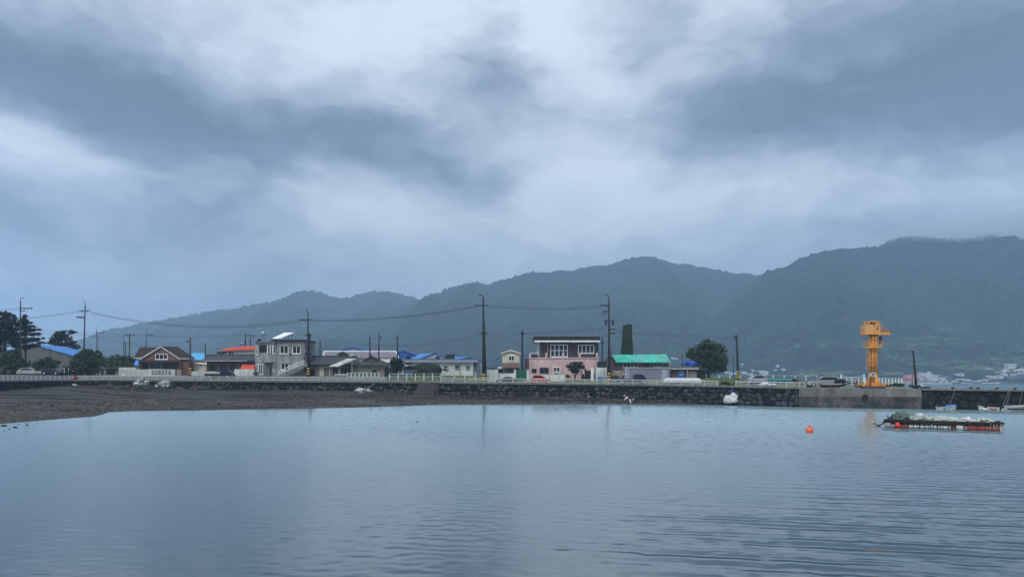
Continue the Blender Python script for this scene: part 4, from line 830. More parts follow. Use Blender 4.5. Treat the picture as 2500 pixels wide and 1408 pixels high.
pbx(r, 'wall', 'woodbrown', 1637.5, 1702, 901, 926, 134.5, 4); pbx(r, 'roof', 'offwhite', 1636, 1706.5, 898.5, 901, 133.8, 5.2); pbx(r, 'roof_top', 'greyshed', 1625, 1707, 894.5, 898.5, 133.9, 5)
d = door(r, 1656, 1671, 903.5, 924, 134.5, 'bluewall'); window(r, 1660, 1666, 906, 915, 134.42, 1, 'white', 'glassblue', ft=.05, sill=False); pbx(r, 'brick_panel', 'beige', 1680, 1701, 906, 925, 134.46, .04)
MB().tube([W(1678,901,134), W(1678,926,134)], .06, 5).build('post', MT['offwhite'], r)
mb = MB(); mb.blob(W(1690,888.5,136), (.75,.7,.52), .3, 1.2, 2, .75); mb.blob(W(1677,885.5,136.4), (.42,.6,.5), .3, 1.5, 2); mb.tube([W(1669,893,135.6), W(1676,880,136)], .2, 5); mb.build('blue_tarpaulin', MT['bluetarp'], label='crumpled blue tarpaulin heap on the hut roof by the big tree', cat='tarpaulin')
r = bld('side_shed', 'dark low lean-to under the big round tree', 1716, 137, 'shed'); roofslope(r, [(1702,903,136.5),(1730,902,136.5),(1726,898,139),(1704,898,139)], m='darkroof'); pbx(r, 'wall', 'charcoal', 1707, 1722, 902, 920, 137, 2)

# ------------------------------------------------------------ poles
def pole(px, qb, qt, Y, rb, rt, label, hook=0, arms=(), topin=0, lean=0, m='pole', stripes=False, cans=(), twin=None, cat='utility pole', name='utility_pole', boxes=()):
    z0 = GZ(px, Y)-.2 if qb > 880 else ZP(qb, Y)
    r = thing(name, label, cat, (XP(px, Y), Y, z0), 'utility poles of the village' if cat == 'utility pole' else None)
    hh = 10*abs(1 if hook else 0)
    pxt = px+lean
    MB().tube([(XP(px, Y), Y, z0), (XP(pxt, Y), Y, ZP(qt+hh, Y))], [rb, rt], 8).build('pole', MT[m], r)
    if hook:
        P = [W(pxt, qt+hh, Y), W(pxt, qt+5, Y), W(pxt+hook*.5, qt+2.2, Y), W(pxt+hook*2, qt+.6, Y), W(pxt+hook*5, qt, Y)]
        MB().tube(P, [rt*.8, rt*.6, rt*.55, rt*.5, rt*.7], 6).build('earth_hook', MT[m], r)
    for (q, a, b, n) in arms:
        mb = MB(); mb.tube([W(a, q, Y-.18), W(b, q, Y-.18)], .075, 4)
        if abs(b-a) > 14: mb.tube([W(a*.6+px*.4, q, Y-.18), W(px, q+7, Y-.1)], .03, 4)
        mb.build('crossarm', MT[m], r)
        for i in range(n):
            p = a+(b-a)*(i+.5)/n; MB().tube([W(p, q+.3, Y-.18), W(p, q+1.3, Y-.18), W(p+.7, q+4, Y-.18)], [.05, .10, .05], 6).build('insulator', MT[m], r)
    for (p, q, w_, h_) in cans:
        MB().tube([W(p, q+h_, Y-.1), W(p, q+h_*.1, Y-.1), W(p, q, Y-.1)], [w_, w_, w_*.6], 10).build('transformer', MT['tileroof'], r)
    for (p0, p1, q0, q1) in boxes: MB().pb(p0, p1, q0, q1, Y-.3, .3).build('junction_box', MT['navy'], r)
    if twin: MB().tube([(XP(px+twin[0], Y)+.0, Y+.3, z0), (XP(pxt+twin[1], Y), Y+.3, ZP(twin[2], Y))], [rb*.8, rt*.9], 8).build('stub_pole', MT[m], r)
    if stripes:
        for i in range(7):
            a = z0+.35+i*.24; f = (a-z0)/(ZP(qt, Y)-z0)*lean/F*Y
            MB().tube([(XP(px, Y)+f, Y, a), (XP(px, Y)+f, Y, a+.22)], rb*1.06, 8).build('warning_band', MT['yellow' if i % 2 else 'black'], r)
    return r
pole(50, 917, 727, 138, .17, .10, 'tall pole with a curled top rising out of the far left pines', hook=1.6, arms=[(752,47,80,4),(758,50,62,0)])
pole(203, 912, 736, 138, .18, .10, 'tall pole between the windswept pine and the hedge, short arm to its left', hook=-1, arms=[(758,194,220,2),(773,186,206,4)], lean=5)
pole(236, 900, 797, 220, .13, .08, 'slim distant pole with a curled top, right of the windswept pine', hook=1.1, arms=[(811,233,256,3)], m='farpole')
pole(239, 900, 812, 228, .12, .08, 'slimmer pole just right of the curled one beyond the hedge', hook=.6, m='farpole')
pole(302, 905, 814, 180, .13, .08, 'pole with curled top, leftmost of three above the hedge', hook=1.0, m='pole')
pole(306.5, 905, 835, 160, .12, .10, 'short bare pole, middle of three above the hedge', m='poledark')
pole(316, 905, 814, 165, .15, .12, 'thick pole with a side arm, rightmost of three above the hedge', arms=[(817.5,305,330,3)], m='pole')
pole(356, 860, 804, 190, .14, .09, 'pole with a curled top rising behind the brick house roof', hook=1.2, arms=[(817,360,374,3)], m='farpole', lean=1.5)
pole(464.5, 918, 824, 136, .20, .16, 'thick bare pole with striped foot at the right corner of the brick house', stripes=True, boxes=[(456.2,458,831,836)])
pole(501, 880, 839, 160, .13, .11, 'short pole beside the light blue roof', m='poledark')
pole(599, 860, 813, 175, .15, .12, 'left of two poles above the orange-red roof', arms=[(817.5,601,609,1)], m='poledark')
pole(611, 860, 817, 175, .14, .11, 'right of two poles above the orange-red roof', arms=[(819.5,613,624,1)], m='poledark')
pole(753, 918, 757, 135, .23, .10, 'tall pole with curled top and transformer fittings by the block house stairs', hook=-1.2, arms=[(780,729,760,5),(817,744,762,2),(846,745,766,2)], stripes=True, lean=-1.5, m='poledark', cans=[(756.5,818,.14,9)], twin=(1.6,2.5,812), boxes=[(744,751,860,868),(753.5,759,860,868)])
pole(781.5, 880, 830, 168, .15, .12, 'plain pole above the long tiled roof, left end', m='poledark'); pole(767.5, 880, 840, 190, .09, .06, 'very thin distant pole right of the block house', m='farpole')
pole(903, 885, 822, 146, .16, .13, 'plain pole directly behind the gable house peak', m='poledark')
pole(925, 885, 814, 150, .16, .11, 'plain pole just right of the gable house peak', arms=[(823,926,932,1)], m='poledark')
pole(969, 890, 818, 152, .16, .11, 'slightly leaning pole at the right end of the purplish hall', lean=2, arms=[(824,965,969,1)], m='poledark')
pole(1181.5, 932, 720, 132, .34, .13, 'very tall thick pole with striped foot beside the high white wall', hook=-2.2, arms=[(745,1159,1193,4),(812,1174,1190,3)], stripes=True, lean=-1.5, m='poledark', twin=(3.4,2.0,790))
pole(1275, 930, 806, 137, .20, .15, 'dark pole with a lumpy head behind the green gate', m='poledark', cans=[(1275.5,807,.22,7)], arms=[(813,1270,1281,2)])
pole(1470, 890, 822, 146, .15, .11, 'pole close behind the right edge of the pink house roof', m='poledark', arms=[(835,1467,1474,2)])
pole(1487.5, 930, 720, 133, .24, .12, 'tall pole carrying transformers between the pink and turquoise roofed houses', hook=-1.4, arms=[(745,1464,1488,3),(760,1476,1487,1),(782,1475,1500,2),(803,1486,1502,2),(813,1486,1502,2)], stripes=True, lean=-1, m='poledark', cans=[(1479,783,.22,10),(1496,783,.22,10),(1474,757,.10,10)])
pole(1666, 900, 864, 138, .10, .08, 'thin short pole on the flat hut beside the tarpaulin', m='poledark')
pole(1802, 932, 818, 128, .22, .15, 'leaning pole with striped foot right of the big round tree', stripes=True, lean=-3.5, m='poledark', arms=[(820,1792,1799,2),(826,1793,1799,1)])
pole(1791, 930, 866, 130, .07, .05, 'thin grey pipe post just left of the leaning striped pole', m='poledark', cat='post', name='pipe_post')
pole(2237.5, 945, 857, 100, .18, .11, 'leaning black pole on the quay right of the crane', lean=-8, m='poledark', arms=[(857.5,2224,2231,1)])
pole(2227, 945, 908, 101, .06, .05, 'short thin post leaning beside the quay pole', m='poledark', cat='post', name='mooring_post')
r = thing('street_lamp', 'small dark street lamp with a curled head left of the cream house', 'street lamp', (XP(1211,155),155,3.2))
MB().tube([W(1211,905,155), W(1211,876,155), W(1211.8,873.2,155), W(1213.5,872.4,155), W(1215.2,874,155)], .07, 6).build('post', MT['bluewall'], r); MB().tube([W(1215.2,873.5,155), W(1215.2,877.5,155)], [.10,.22], 8).build('lamp_shade', MT['farpole'], r)
r = thing('street_lamp', 'thin yellow marker post on the grass left of the leaning striped pole', 'post', (XP(1783,131),131,2.9)); r.name = 'marker_post'; OFF[r.name] = Vector(r.location)
MB().tube([W(1783,932,131), W(1783,914.5,131)], .06, 5).build('post', MT['yellow'], r); MB().pb(1782, 1784, 914, 915.5, 130.9, .2).build('cap', MT['offwhite'], r)
pole(31.5*3.91, 917, 850, 146, .09, .07, 'slim grey post before the blue roofed hall', m='pole', cat='post', name='lamp_post')
# ------------------------------------------------------------ wires
def line(a, b, sag, label, wires=((0,0),(0,3)), Ya=138, Yb=138, r=.022):
    A = W(a[0], a[1], Ya); B = W(b[0], b[1], Yb); root = thing('power_line', label, 'power line', A)
    for dx, dq in wires:
        P = []
        for i in range(25):
            t = i/24; Y = Ya+(Yb-Ya)*t; px = a[0]+(b[0]-a[0])*t; q = a[1]+(b[1]-a[1])*t+sag*4*t*(1-t)+dq
            v = W(px, q, Y); v.y += dx; P.append(v)
        MB().tube(P, r, 4, cap=False).build('wire', MT['wire'], root)
line((-260,752), (47,752), 5, 'wires leaving the far left pole out of the picture', ((0,0),(.4,2.2)), 138, 138)
line((-260,790), (194,759), 10, 'wires arriving from the left at the tall pole by the windswept pine', ((0,0),(.4,1.5)), 132, 138, .02)
line((218,760), (731,780.5), 24, 'long sagging wires from the windswept pine pole to the block house pole', ((0,0),(.4,2.6),(.8,4)), 138, 135, .021)
line((760,780.5), (1162,746), 10, 'long wires from the block house pole to the very tall thick pole', ((0,0),(.4,1.8),(.8,2.6)), 135, 132, .021)
line((1192,746), (1465,748), 5, 'wires from the very tall pole to the transformer pole', ((0,0),(.4,2.4)), 132, 133, .022)
line((757,817), (1174,814), 26, 'faint low wires between the block house pole and the very tall pole', ((0,0),(.4,3)), 135, 132, .014)
line((1190,813), (1270,813), 1.5, 'low wires from the very tall pole to the lumpy headed pole', ((0,0),), 132, 137, .016)
line((1281,813), (1478,800), 2, 'low wires rising from the lumpy headed pole to the transformer pole', ((0,0),(.4,2)), 137, 133, .016)
line((1502,806), (1792,822), 1, 'faint wires from the transformer pole to the leaning striped pole', ((0,0),(.4,3),(.8,6)), 133, 128, .014)
line((318,844), (456,831), 6, 'wire dipping from the hedge poles to the bare pole at the brick house', ((0,0),), 160, 136, .02)
line((330,817), (597,817), 4, 'faint wires from the hedge poles to the two poles over the red roof', ((0,0),(.4,2)), 165, 175, .016)
line((624,818), (744,818), 1.5, 'short wires from the red roof poles to the block house pole', ((0,0),), 175, 135, .016)
line((100,805), (300,815), 2, 'distant wires crossing behind the windswept pine toward the hedge poles', ((0,0),(.4,5),(.8,9)), 180, 180, .02)
line((208,815), (355,842), 4, 'wire running down from the pine pole to the poles over the hedge', ((0,0),), 138, 170, .02)
line((466,845), (500,850), -4, 'low service wires between the bare pole and the light blue roof', ((0,0),(.4,4)), 136, 160, .016)
line((863,848), (902,835), 1, 'short service wire up to the pole behind the gable house', ((0,0),), 180, 146, .018)
line((2145,853), (2226,858), .3, 'thin wire from the crane to the leaning quay pole', ((0,0),), 102, 100, .006)
# ------------------------------------------------------------ trees and plants
def foliage(blobs, Y, n, size, flat=1.0, dens=.5, depth=1.0):
    mb = MB(); tot = sum(b[2]*b[3] for b in blobs)
    for (px, py, rx, ry) in blobs:
        c = W(px, py, Y); ax, az_ = rx*Y/F, ry*Y/F; ay = (ax+az_)/2*depth
        k = int(n*rx*ry/tot)
        cl = []
        for _ in range(max(3, k//55)):
            dd = Vector((random.gauss(0,1), random.gauss(0,1), random.gauss(0,1))).normalized()*random.uniform(.45, 1.0); cl.append(dd)
        s0 = Vector((random.uniform(0, 50), 0, 0))
        for i in range(k):
            while True:
                d = Vector((random.uniform(-1, 1), random.uniform(-1, 1), random.uniform(-1, 1)))
                if .05 < d.length < 1: break
            d = d.normalized()*(random.random()**dens)
            d *= 1+.30*noise.noise(d.normalized()*2.2+s0)
            if i % 10 < 8:
                d = cl[i % len(cl)]+Vector((random.gauss(0,1), random.gauss(0,1), random.gauss(0,.8)))*.13
            p = c+Vector((d.x*ax, d.y*ay+random.uniform(-.2, .2), d.z*az_))
            if noise.noise(p*1.1+s0) < -.22 and random.random() < .7: continue
            s = size*random.uniform(.55, 1.35)
            a = Vector((random.uniform(-1, 1), random.uniform(-1, 1), random.uniform(-1, 1)*flat)).normalized()
            b = a.cross(Vector((random.uniform(-1, 1), random.uniform(-1, 1), random.uniform(-1, 1)))).normalized()
            b.z *= flat
            mb.add([p-a*s, p-b*s*.5, p+a*s, p+b*s*.55], [(0, 1, 2, 3)])
    return mb
def tree(name, label, cat, px, Y, qbase, blobs, n, size, leaf='leaf', trunk=(.2, .1), limbs=True, flat=1.0, tq=None, group=None, dens=.5, depth=1.0, x0=None):
    z0 = GZ(px, Y) if qbase > 879 else ZP(qbase, Y); r = thing(name, label, cat, (XP(px, Y), Y, z0), group)
    foliage(blobs, Y, n, size, flat, dens, depth).build('crown', MT[leaf], r)
    mb = MB(); base = Vector((XP(x0 or px, Y), Y, z0-.2)); tz = tq if tq else min(b[1] for b in blobs)+6
    top = W(px, tz, Y); mid = base.lerp(top, .5)+Vector((.1, 0, 0)); mb.tube([base, mid, top], [trunk[0], (trunk[0]+trunk[1])/2, trunk[1]*.6], 7)
    if limbs:
        for (bx, by, rx, ry) in blobs:
            t = random.uniform(.3, .7); s = base.lerp(top, t); e = W(bx, by, Y); mb.tube([s, s.lerp(e, .5)+Vector((0, .1, .15)), e], [trunk[1], trunk[1]*.6, trunk[1]*.25], 5)
    mb.build('trunk', MT['bark'], r); return r
def layered(px, top, bot, w0, w1, n, jitter=1):
    out = []
    for i in range(n):
        t = i/(n-1); q = top+(bot-top)*t; w_ = w0+(w1-w0)*t**.8
        out.append((px+random.uniform(-1, 1)*w_*.25*jitter, q, w_*random.uniform(.75, 1.1), 4.2))
        out.append((px+w_*.6*random.choice((-1, 1)), q+3, w_*.45, 3.2))
    return out
tree('pine_tree', 'dense dark pine at the far left edge of the photo', 'tree', 12, 150, 917, [(2,800,24,36),(20,790,18,26),(10,770,14,12),(-10,830,40,26),(28,830,18,18)], 6000, .30, 'leafdark', (.3, .15))
tree('pine_tree', 'layered dark pine with pointed tiers beside the curled-top pole', 'tree', 62, 152, 917,
     [(60,772,6,5),(56,782,12,5),(66,788,13,4),(50,792,18,6),(76,797,14,3.2),(60,804,26,6),(86,804,14,3.5),(48,815,26,6),(80,816,20,4),(92,827,16,4.5),(66,829,26,6),(44,834,24,7),(100,836,12,3),(58,846,24,6),(84,842,20,4)], 7500, .24, 'leafdark', (.25, .10), tq=766)
tree('pine_tree', 'windswept dark pine with a flat top behind the blue roofed hall', 'tree', 152, 192, 905,
     [(148,815,18,8),(168,810,20,4),(178,809,9,2.5),(140,826,20,10),(160,824,18,7),(150,838,26,8),(172,836,14,5),(186,843,12,4),(126,836,10,6),(180,849,16,4),(195,847,5,2)], 4500, .30, 'leafdark', (.25, .12), tq=812)
tree('broadleaf_tree', 'round green tree behind the left guardrail, leftmost of the low trees', 'tree', 30, 139, 917, [(30,872,26,16),(12,885,20,16),(50,886,20,14),(34,895,30,12),(38,858,12,8)], 7500, .20, 'leaf', (.16,.08))
tree('broadleaf_tree', 'small spreading green tree in front of the grey blue-roofed hall', 'tree', 112, 140, 917, [(112,880,20,7),(95,889,16,7),(132,887,16,7),(112,894,26,7),(86,897,10,5),(144,884,7,3)], 4800, .18, 'leaf', (.12,.06))
tree('broadleaf_tree', 'large dark green bush-like tree at the right end of the blue roof', 'tree', 212, 140, 917, [(212,862,24,12),(190,880,22,14),(232,878,22,13),(210,892,34,14),(246,868,10,6),(182,893,16,12),(222,905,24,8),(240,858,8,4)], 9500, .19, 'leaf', (.18,.09))
tree('hedge_tree', 'leafy green hedge tree between the big bush and the brick house', 'tree', 292, 158, 912, [(262,884,18,14),(284,880,20,14),(308,884,20,16),(274,896,30,12),(312,898,22,12),(330,880,10,8)], 9000, .20, 'leaflight', (.12,.06))
tree('bushy_tree', 'dark spiky bush-tree right of the gable house', 'tree', 968, 137, 914, [(968,894,14,14),(960,886,8,12),(974,884,8,12),(966,904,16,8),(962,878,2.5,7),(971,878,2.5,6),(980,895,10,8)], 3800, .16, 'leafdark', (.12,.06), flat=1.3)
tree('shrub', 'bright green tuft in front of the purplish corrugated roof', 'shrub', 834, 150, 880, [(828,864,8,5),(840,863,8,6),(834,870,12,5),(846,867,5,4)], 1100, .16, 'leaflight', (.08,.05), limbs=False, tq=866)
t = thing('netted_mound', 'dark green netted dome mound in the field before the white building', 'mound', (XP(1040,146),146,ZP(908,146)))
mb = MB(); mb.blob(W(1042,906,146), (XP(1078,146)-XP(1042,146), 2.6, 22*146/F), .06, 1.5, 4, .95); mb.build('cover', mat('netcover', (.018,.026,.020), .95, .4, 1.2, bump=.1), t)
foliage([(1010,897,18,7),(996,899,10,6),(1072,900,10,6),(1085,904,8,3.5)], 145, 1500, .15).build('weeds', MT['leafdark'], t)
t = thing('rubble_row', 'pale stacked odds and ends left of the netted mound', 'rubble', (XP(1002,143),143,ZP(910,143)))
mb = MB()
for i in range(12): mb.blob(W(984+i*3, 905+random.uniform(-2,2), 143), (.14,.14,.3), .3, 2, 1)
mb.build('rubble', MT['greyshed'], t)
t = thing('hedge', 'low dark hedge behind the far left guardrail under the trees', 'hedge', (XP(90,142),142,3.6))
foliage([(p, 909, 14, 8) for p in range(-60, 215, 17)], 142, 6500, .16).build('leaves', MT['leafdark'], t)
# clipped garden pine before the pink house
tree('garden_pine', 'clipped mushroom-shaped garden pine before the pink house', 'tree', 1404, 133, 928, [(1402,892,22,7),(1408,886,14,4.5),(1390,895,10,5),(1414,896,12,6),(1402,901,16,7),(1404,907,9,6),(1423,896,6,4),(1427,900,6,4)], 5200, .12, 'leafdark', (.13,.07), tq=892, x0=1403)
tree('garden_shrub', 'reddish low shrub at the foot of the clipped garden pine', 'shrub', 1384, 132.5, 928, [(1384,917,6,4.5),(1389,920,5,4)], 500, .11, 'woodbrown', (.05,.03), limbs=False, tq=918)
# ivy tower
t = thing('ivy_chimney', 'tall ivy-clad chimney standing behind the turquoise roof', 'chimney', (XP(1531,146),146,3.0))
MB().prism([(XP(p,145.4),ZP(q,145.4)) for p,q in ((1521,905),(1521,850),(1524,800),(1541,797),(1542,850),(1543,905))], 145.2, 147.6).build('shaft', mat('shaft', (.03,.045,.025), .9, .3, 1), t)
mb = MB()
for i in range(11000):
    q = random.uniform(794, 878); tt = (q-794)/84
    l_ = 1523-4*max(0, min(1, (tt-.38)*3))-2.0*tt; r_2 = 1541.5+1.0*max(0, min(1, (tt-.35)*4))*2
    if q < 799 and random.random() < .5: q += 4
    px = random.uniform(l_, r_2); face = random.random()
    if face < .6: Yp = 145.1+random.uniform(-.25, .1)
    else: px = random.choice((l_, r_2))+random.uniform(-.8, .8); Yp = random.uniform(145, 148)
    p = W(px+.7*noise.noise(Vector((0, q*.3, 0))), q, Yp); a = Vector((random.uniform(-1,1), random.uniform(-.4,.4), random.uniform(-1,1))).normalized(); b = a.cross(Vector((0,1,0)))
    s = random.uniform(.07, .15); mb.add([p-a*s, p-b*s*.8, p+a*s, p+b*s*.8], [(0,1,2,3)])
mb2 = foliage([(1535,794,6,3.2),(1526,798,3,2.5)], 146, 900, .12)
mb.add(mb2.v, mb2.f); mb.build('ivy', MT['leafivy'], t)
# big round tree
tree('round_tree', 'big round leafy green tree right of the flat-roofed hut', 'tree', 1728, 142, 924,
     [(1728,845,30,17),(1705,862,30,20),(1750,862,28,22),(1728,872,44,24),(1692,868,18,14),(1764,880,14,16),(1712,893,28,14),(1742,895,28,14),(1766,898,8,10),(1750,905,16,8),(1684,862,9,6),(1772,884,7,9),(1722,833,14,6),(1724,906,20,8)], 15000, .21, 'leaf', (.32,.14), x0=1730)
# weeds
def weeds(label, spans, Y, n, size, leaf='leaf', cat='weeds'):
    foliage(spans, Y, n, size).build('weeds', MT[leaf], label=label, cat=cat)
weeds('green weeds at the foot of the crane on its right', [(2178,941,18,3.4),(2192,938,12,4.5),(2168,942,10,3),(2203,940,6,4)], 108, 1800, .11)
weeds('dark scrub and driftwood in the guardrail gap by the striped pole', [(1772,935,14,3.5),(1785,938,10,2.5),(1760,938,8,2),(1796,937,5,2)], 112.6, 1100, .10, 'leafdark')
weeds('dark reeds at the right end of the turquoise tub', [(1941,928,6,4.5),(1936,929,4,4)], 118, 500, .10, 'leafdark')
rng = random.Random(3)
mb = MB()
for i in range(5200):   # rough grass on the field and bank
    if i % 2: px = rng.uniform(945, 1185); Y = YW(px)+rng.uniform(2, 26)
    else: px = rng.uniform(1725, 1990); Y = YW(px)+rng.uniform(8, 30)
    z = GZ(px, Y)
    p = Vector((XP(px, Y), Y, z)); h_ = rng.uniform(.12, .42); d = rng.uniform(-.2, .2)
    mb.add([p+Vector((-.09,0,-.05)), p+Vector((.09,0,-.05)), p+Vector((d,.05,h_))], [(0,1,2)])
mb.build('grass_tufts', mat('tufts', (.10,.15,.06), .95, .3, 1, island=.45), kind='stuff', center=False, label='rough pale green grass on the field and the bank', cat='grass')
mb = MB()
for i in range(900):
    px = rng.uniform(930, 1085); Y = YW(px)+rng.uniform(.5, 1.6); p = Vector((XP(px, Y), Y, gz(px))); h_ = rng.uniform(.08, .3); d = rng.uniform(-.25, .25)
    mb.add([p+Vector((-.08,0,-.05)), p+Vector((.08,0,-.05)), p+Vector((d,.05,h_))], [(0,1,2)])
mb.build('dry_grass', mat('dry', (.24,.20,.13), .95, .3, 1, island=.4), kind='stuff', center=False, label='dry straw grass along the wall top in the guardrail gap', cat='grass')

# ------------------------------------------------------------ vehicles
def wheel(root, x, y, z, r, wd_=.2):
    t_ = MB().tube([(x, y, z), (x, y+wd_, z)], r, 16).build('wheel', MT['rubber'], root)
    MB().tube([(x, y-.012, z), (x, y+.05, z)], r*.6, 12).build('rim', MT['silver'], t_)
def car(name, label, p0, p1, Y, H, m, kind, flip=1, cat='car', zb=None):
    x0, x1 = XP(p0, Y), XP(p1, Y); Lg = x1-x0; z = (GZ((p0+p1)/2, Y)+.02) if zb is None else zb; wd_ = 1.75
    r = thing(name, label, cat, ((x0+x1)/2, Y+wd_/2, z))
    X = (lambda t: x0+t*Lg) if flip > 0 else (lambda t: x1-t*Lg)     # t=0 rear, 1 front
    P = {
     'hatch': ([(0,.30),(.01,.55),(.03,.62),(.70,.60),(.95,.52),(1,.42),(1,.18),(0,.18)], [(.05,.60),(.12,.93),(.2,1),(.48,1),(.60,.92),(.76,.60)]),
     'sedan': ([(0,.30),(.01,.60),(.05,.64),(.68,.62),(.94,.53),(1,.42),(1,.18),(0,.18)], [(.10,.62),(.24,.93),(.34,1),(.52,1),(.60,.94),(.74,.62)]),
     'suv': ([(0,.30),(.01,.60),(.03,.65),(.70,.63),(.93,.56),(1,.44),(1,.20),(0,.20)], [(.03,.63),(.10,.92),(.17,1),(.52,1),(.60,.95),(.76,.62)]),
     'pickup': ([(0,.30),(0,.52),(.55,.52),(.60,.60),(.96,.50),(1,.42),(1,.20),(0,.20)], [(.56,.55),(.58,.96),(.64,1),(.80,1),(.86,.92),(.975,.50)]),
    }[kind]
    body = [(X(t), z+h*H) for t, h in P[0]]
    mb = MB(); mb.prism(body, Y, Y+wd_)
    cab = P[1]; n = len(cab); ins = .16
    V = []; 
    for yy, s in ((Y+.03, 1), (Y+wd_-.03, -1)):
        for i, (t, h) in enumerate(cab):
            k = (h-cab[0][1])/(1-cab[0][1]); V.append((X(t), yy+s*ins*k, z+h*H))
    mb.add(V, [list(range(n)) if flip > 0 else list(range(n))[::-1], [2*n-1-i for i in range(n)]]+[(i, i+1, n+i+1, n+i) for i in range(n-1)])
    b = mb.build('body', MT[m], r)
    cx = sum(t for t, h in cab)/n; cz = cab[0][1]+(1-cab[0][1])*.55; V = []
    for (t, h) in cab:
        tt = cx+(t-cx)*.84; hh = cz+(h-cz)*.72; k = (hh-cab[0][1])/(1-cab[0][1]); V.append((X(tt), Y+.03+ins*k-.015, z+hh*H))
    o = MB(); o.add(V, [list(range(n))]); o.add([(x, y+.02, zz) for x, y, zz in V], [list(range(n))[::-1]]); o.build('side_window', MT['glass'], r)
    mb = MB(); a, c2 = cab[-2], cab[-1]
    mb.add([(X(a[0]+.004), Y+.03+ins, z+a[1]*H), (X(a[0]+.004), Y+wd_-.03-ins, z+a[1]*H), (X(c2[0]+.006), Y+wd_-.1, z+(c2[1]+.03)*H), (X(c2[0]+.006), Y+.1, z+(c2[1]+.03)*H)], [(0,1,2,3)]); mb.build('windscreen', MT['glass'], r)
    for t in (.17, .83): wheel(r, X(t), Y-.02, z+.31, .31)
    for t in (.17, .83): wheel(r, X(t), Y+wd_-.19, z+.31, .31)
    MB().box(X(.985), X(1.0)+.012*flip, Y+.05, Y+.35, z+.38*H, z+.46*H).build('headlight', MT['white'], r); MB().box(X(0)-.012*flip, X(.012), Y+.05, Y+.3, z+.45*H, z+.55*H).build('tail_light', MT['redbuoy'], r)
    if kind == 'pickup':
        MB().box(X(.02), X(.55), Y+.02, Y+.06, z+.52*H, z+.58*H).build('bed_rail', MT['metal'], r)
        MB().tube([(X(.54), Y+.1, z+.52*H), (X(.54), Y+.1, z+.98*H), (X(.54), Y+wd_-.1, z+.98*H), (X(.54), Y+wd_-.1, z+.52*H)], .03, 5).build('rack', MT['poledark'], r)
    MB().box(X(.2), X(.8), Y+.002-.02, Y-.001, z+.33*H, z+.355*H).build('side_trim', MT['black'], r)
    return r
car('parked_car', 'orange-red hatchback parked before the low white wall of the pink house', 1295, 1345, 128.8, 1.45, 'orangered', 'hatch', 1)
car('parked_car', 'silver sedan behind the short guardrail right of the striped pole', 1827, 1892, 118.5, 1.45, 'silver', 'sedan', 1)
car('parked_car', 'silver large car facing left beside the upturned boat', 1973, 2056, 112, 1.62, 'silver', 'suv', -1)
car('parked_car', 'low black car hidden behind the guardrail left of the green gate', 1210, 1262, 129, 1.1, 'navy', 'sedan', -1)
car('pickup_truck', 'dark pickup truck parked at the white wall before the black-roofed house', 499, 566, 133.5, 1.6, 'navy', 'pickup', 1, 'truck')
car('pickup_truck', 'dark blue pickup truck parked before the lavender container', 1508, 1581, 127, 1.75, 'navy', 'pickup', 1, 'truck')
for i, (p0, p1) in enumerate(((60,100),(100,143))): car('parked_car', ('pale van-like car behind the left guardrail under the low trees', 'dark blue car behind the left guardrail before the small spreading tree')[i], p0-20*(i == 0), p1, 136.5, 1.25, ('silver','navy')[i], 'hatch', 1)
mb = MB(); mb.slab([W(1619,928,126), W(1713,928.6,126), W(1707,922.5,128), W(1626,922,128)], .35); mb.build('covered_load', MT['foam'], label='long low white sheeted load behind the guardrail before the flat hut', cat='load')
t = thing('fish_tub', 'long turquoise tub with openings behind the short guardrail', 'tub', (XP(1906,118),118,2.75))
MB().pb(1878,1932,927,934,118,1.6).build('body', mat('tub', (.02,.22,.32), .6, .15, 1), t); MB().pb(1877,1933,924.6,927,117.9,1.8).build('rim', mat('tubrim', (.12,.45,.50), .6, .1, 1), t)
for p in (1884,1897,1911,1922): MB().pb(p,p+6,929.5,932,117.97,.02).build('opening', MT['navy'], t)
mb = MB(); mb.pb(1808,1828,925.5,934,121,.3); mb.build('concrete_block', MT['coping'], label='pale concrete block at the foot of the leaning striped pole', cat='block')
mb = MB()
for (p, q, a, b) in ((1868,936,9,4),(1880,938,8,3),(1890,939,5,2.5),(1858,938,6,2)): mb.blob(W(p,q,107.2), (a*107/F, .4, b*107/F), .2, 1, 2)
mb.build('white_sacks', MT['foam'], label='heap of rounded white sacks behind the short guardrail', cat='sacks')
# turned up boat and odds by the SUV
def hull(root, x0, x1, Y, zb, zt, wd_, m, name='hull', flip=1, up=.25, inner=None):
    n = 12; V = []; Fs = []
    for i in range(n+1):
        t = i/n; x = x0+(x1-x0)*t; s = sin(pi*min(1, (t if flip > 0 else 1-t)*.62+.38))**.7; tt = t if flip > 0 else 1-t
        hw = wd_/2*max(.05, s); sheer = up*tt**2.5; zk = zb+(zt-zb)*.75*max(0, tt-.75)*3
        for (a, zz) in ((-1, zt+sheer), (-.8, zb+(zt-zb)*.3+sheer*.5), (-.35, zk), (.35, zk), (.8, zb+(zt-zb)*.3+sheer*.5), (1, zt+sheer)):
            V.append((x, Y+hw*a, zz))
    for i in range(n):
        for j in range(5): Fs.append((i*6+j, i*6+j+1, (i+1)*6+j+1, (i+1)*6+j))
    Fs += [tuple(range(6))[::-1], tuple(range(n*6, n*6+6))]
    mb = MB(); mb.add(V, Fs, smooth=False); o = mb.build(name, MT[m], root)
    rim = MB()
    for a in (0, 5): rim.tube([V[i*6+a] for i in range(n+1)], .045, 5)
    rim.build('gunwale', MT['offwhite'], root)
    d = MB(); d.add([V[i*6+a] for i in range(n+1) for a in (0, 5)], [(2*i, 2*i+1, 2*i+3, 2*i+2) for i in range(n)]); d.v = [(x, y, z-.1) for x, y, z in d.v]; d.build('deck', MT[inner or 'charcoal'], root)
    return o
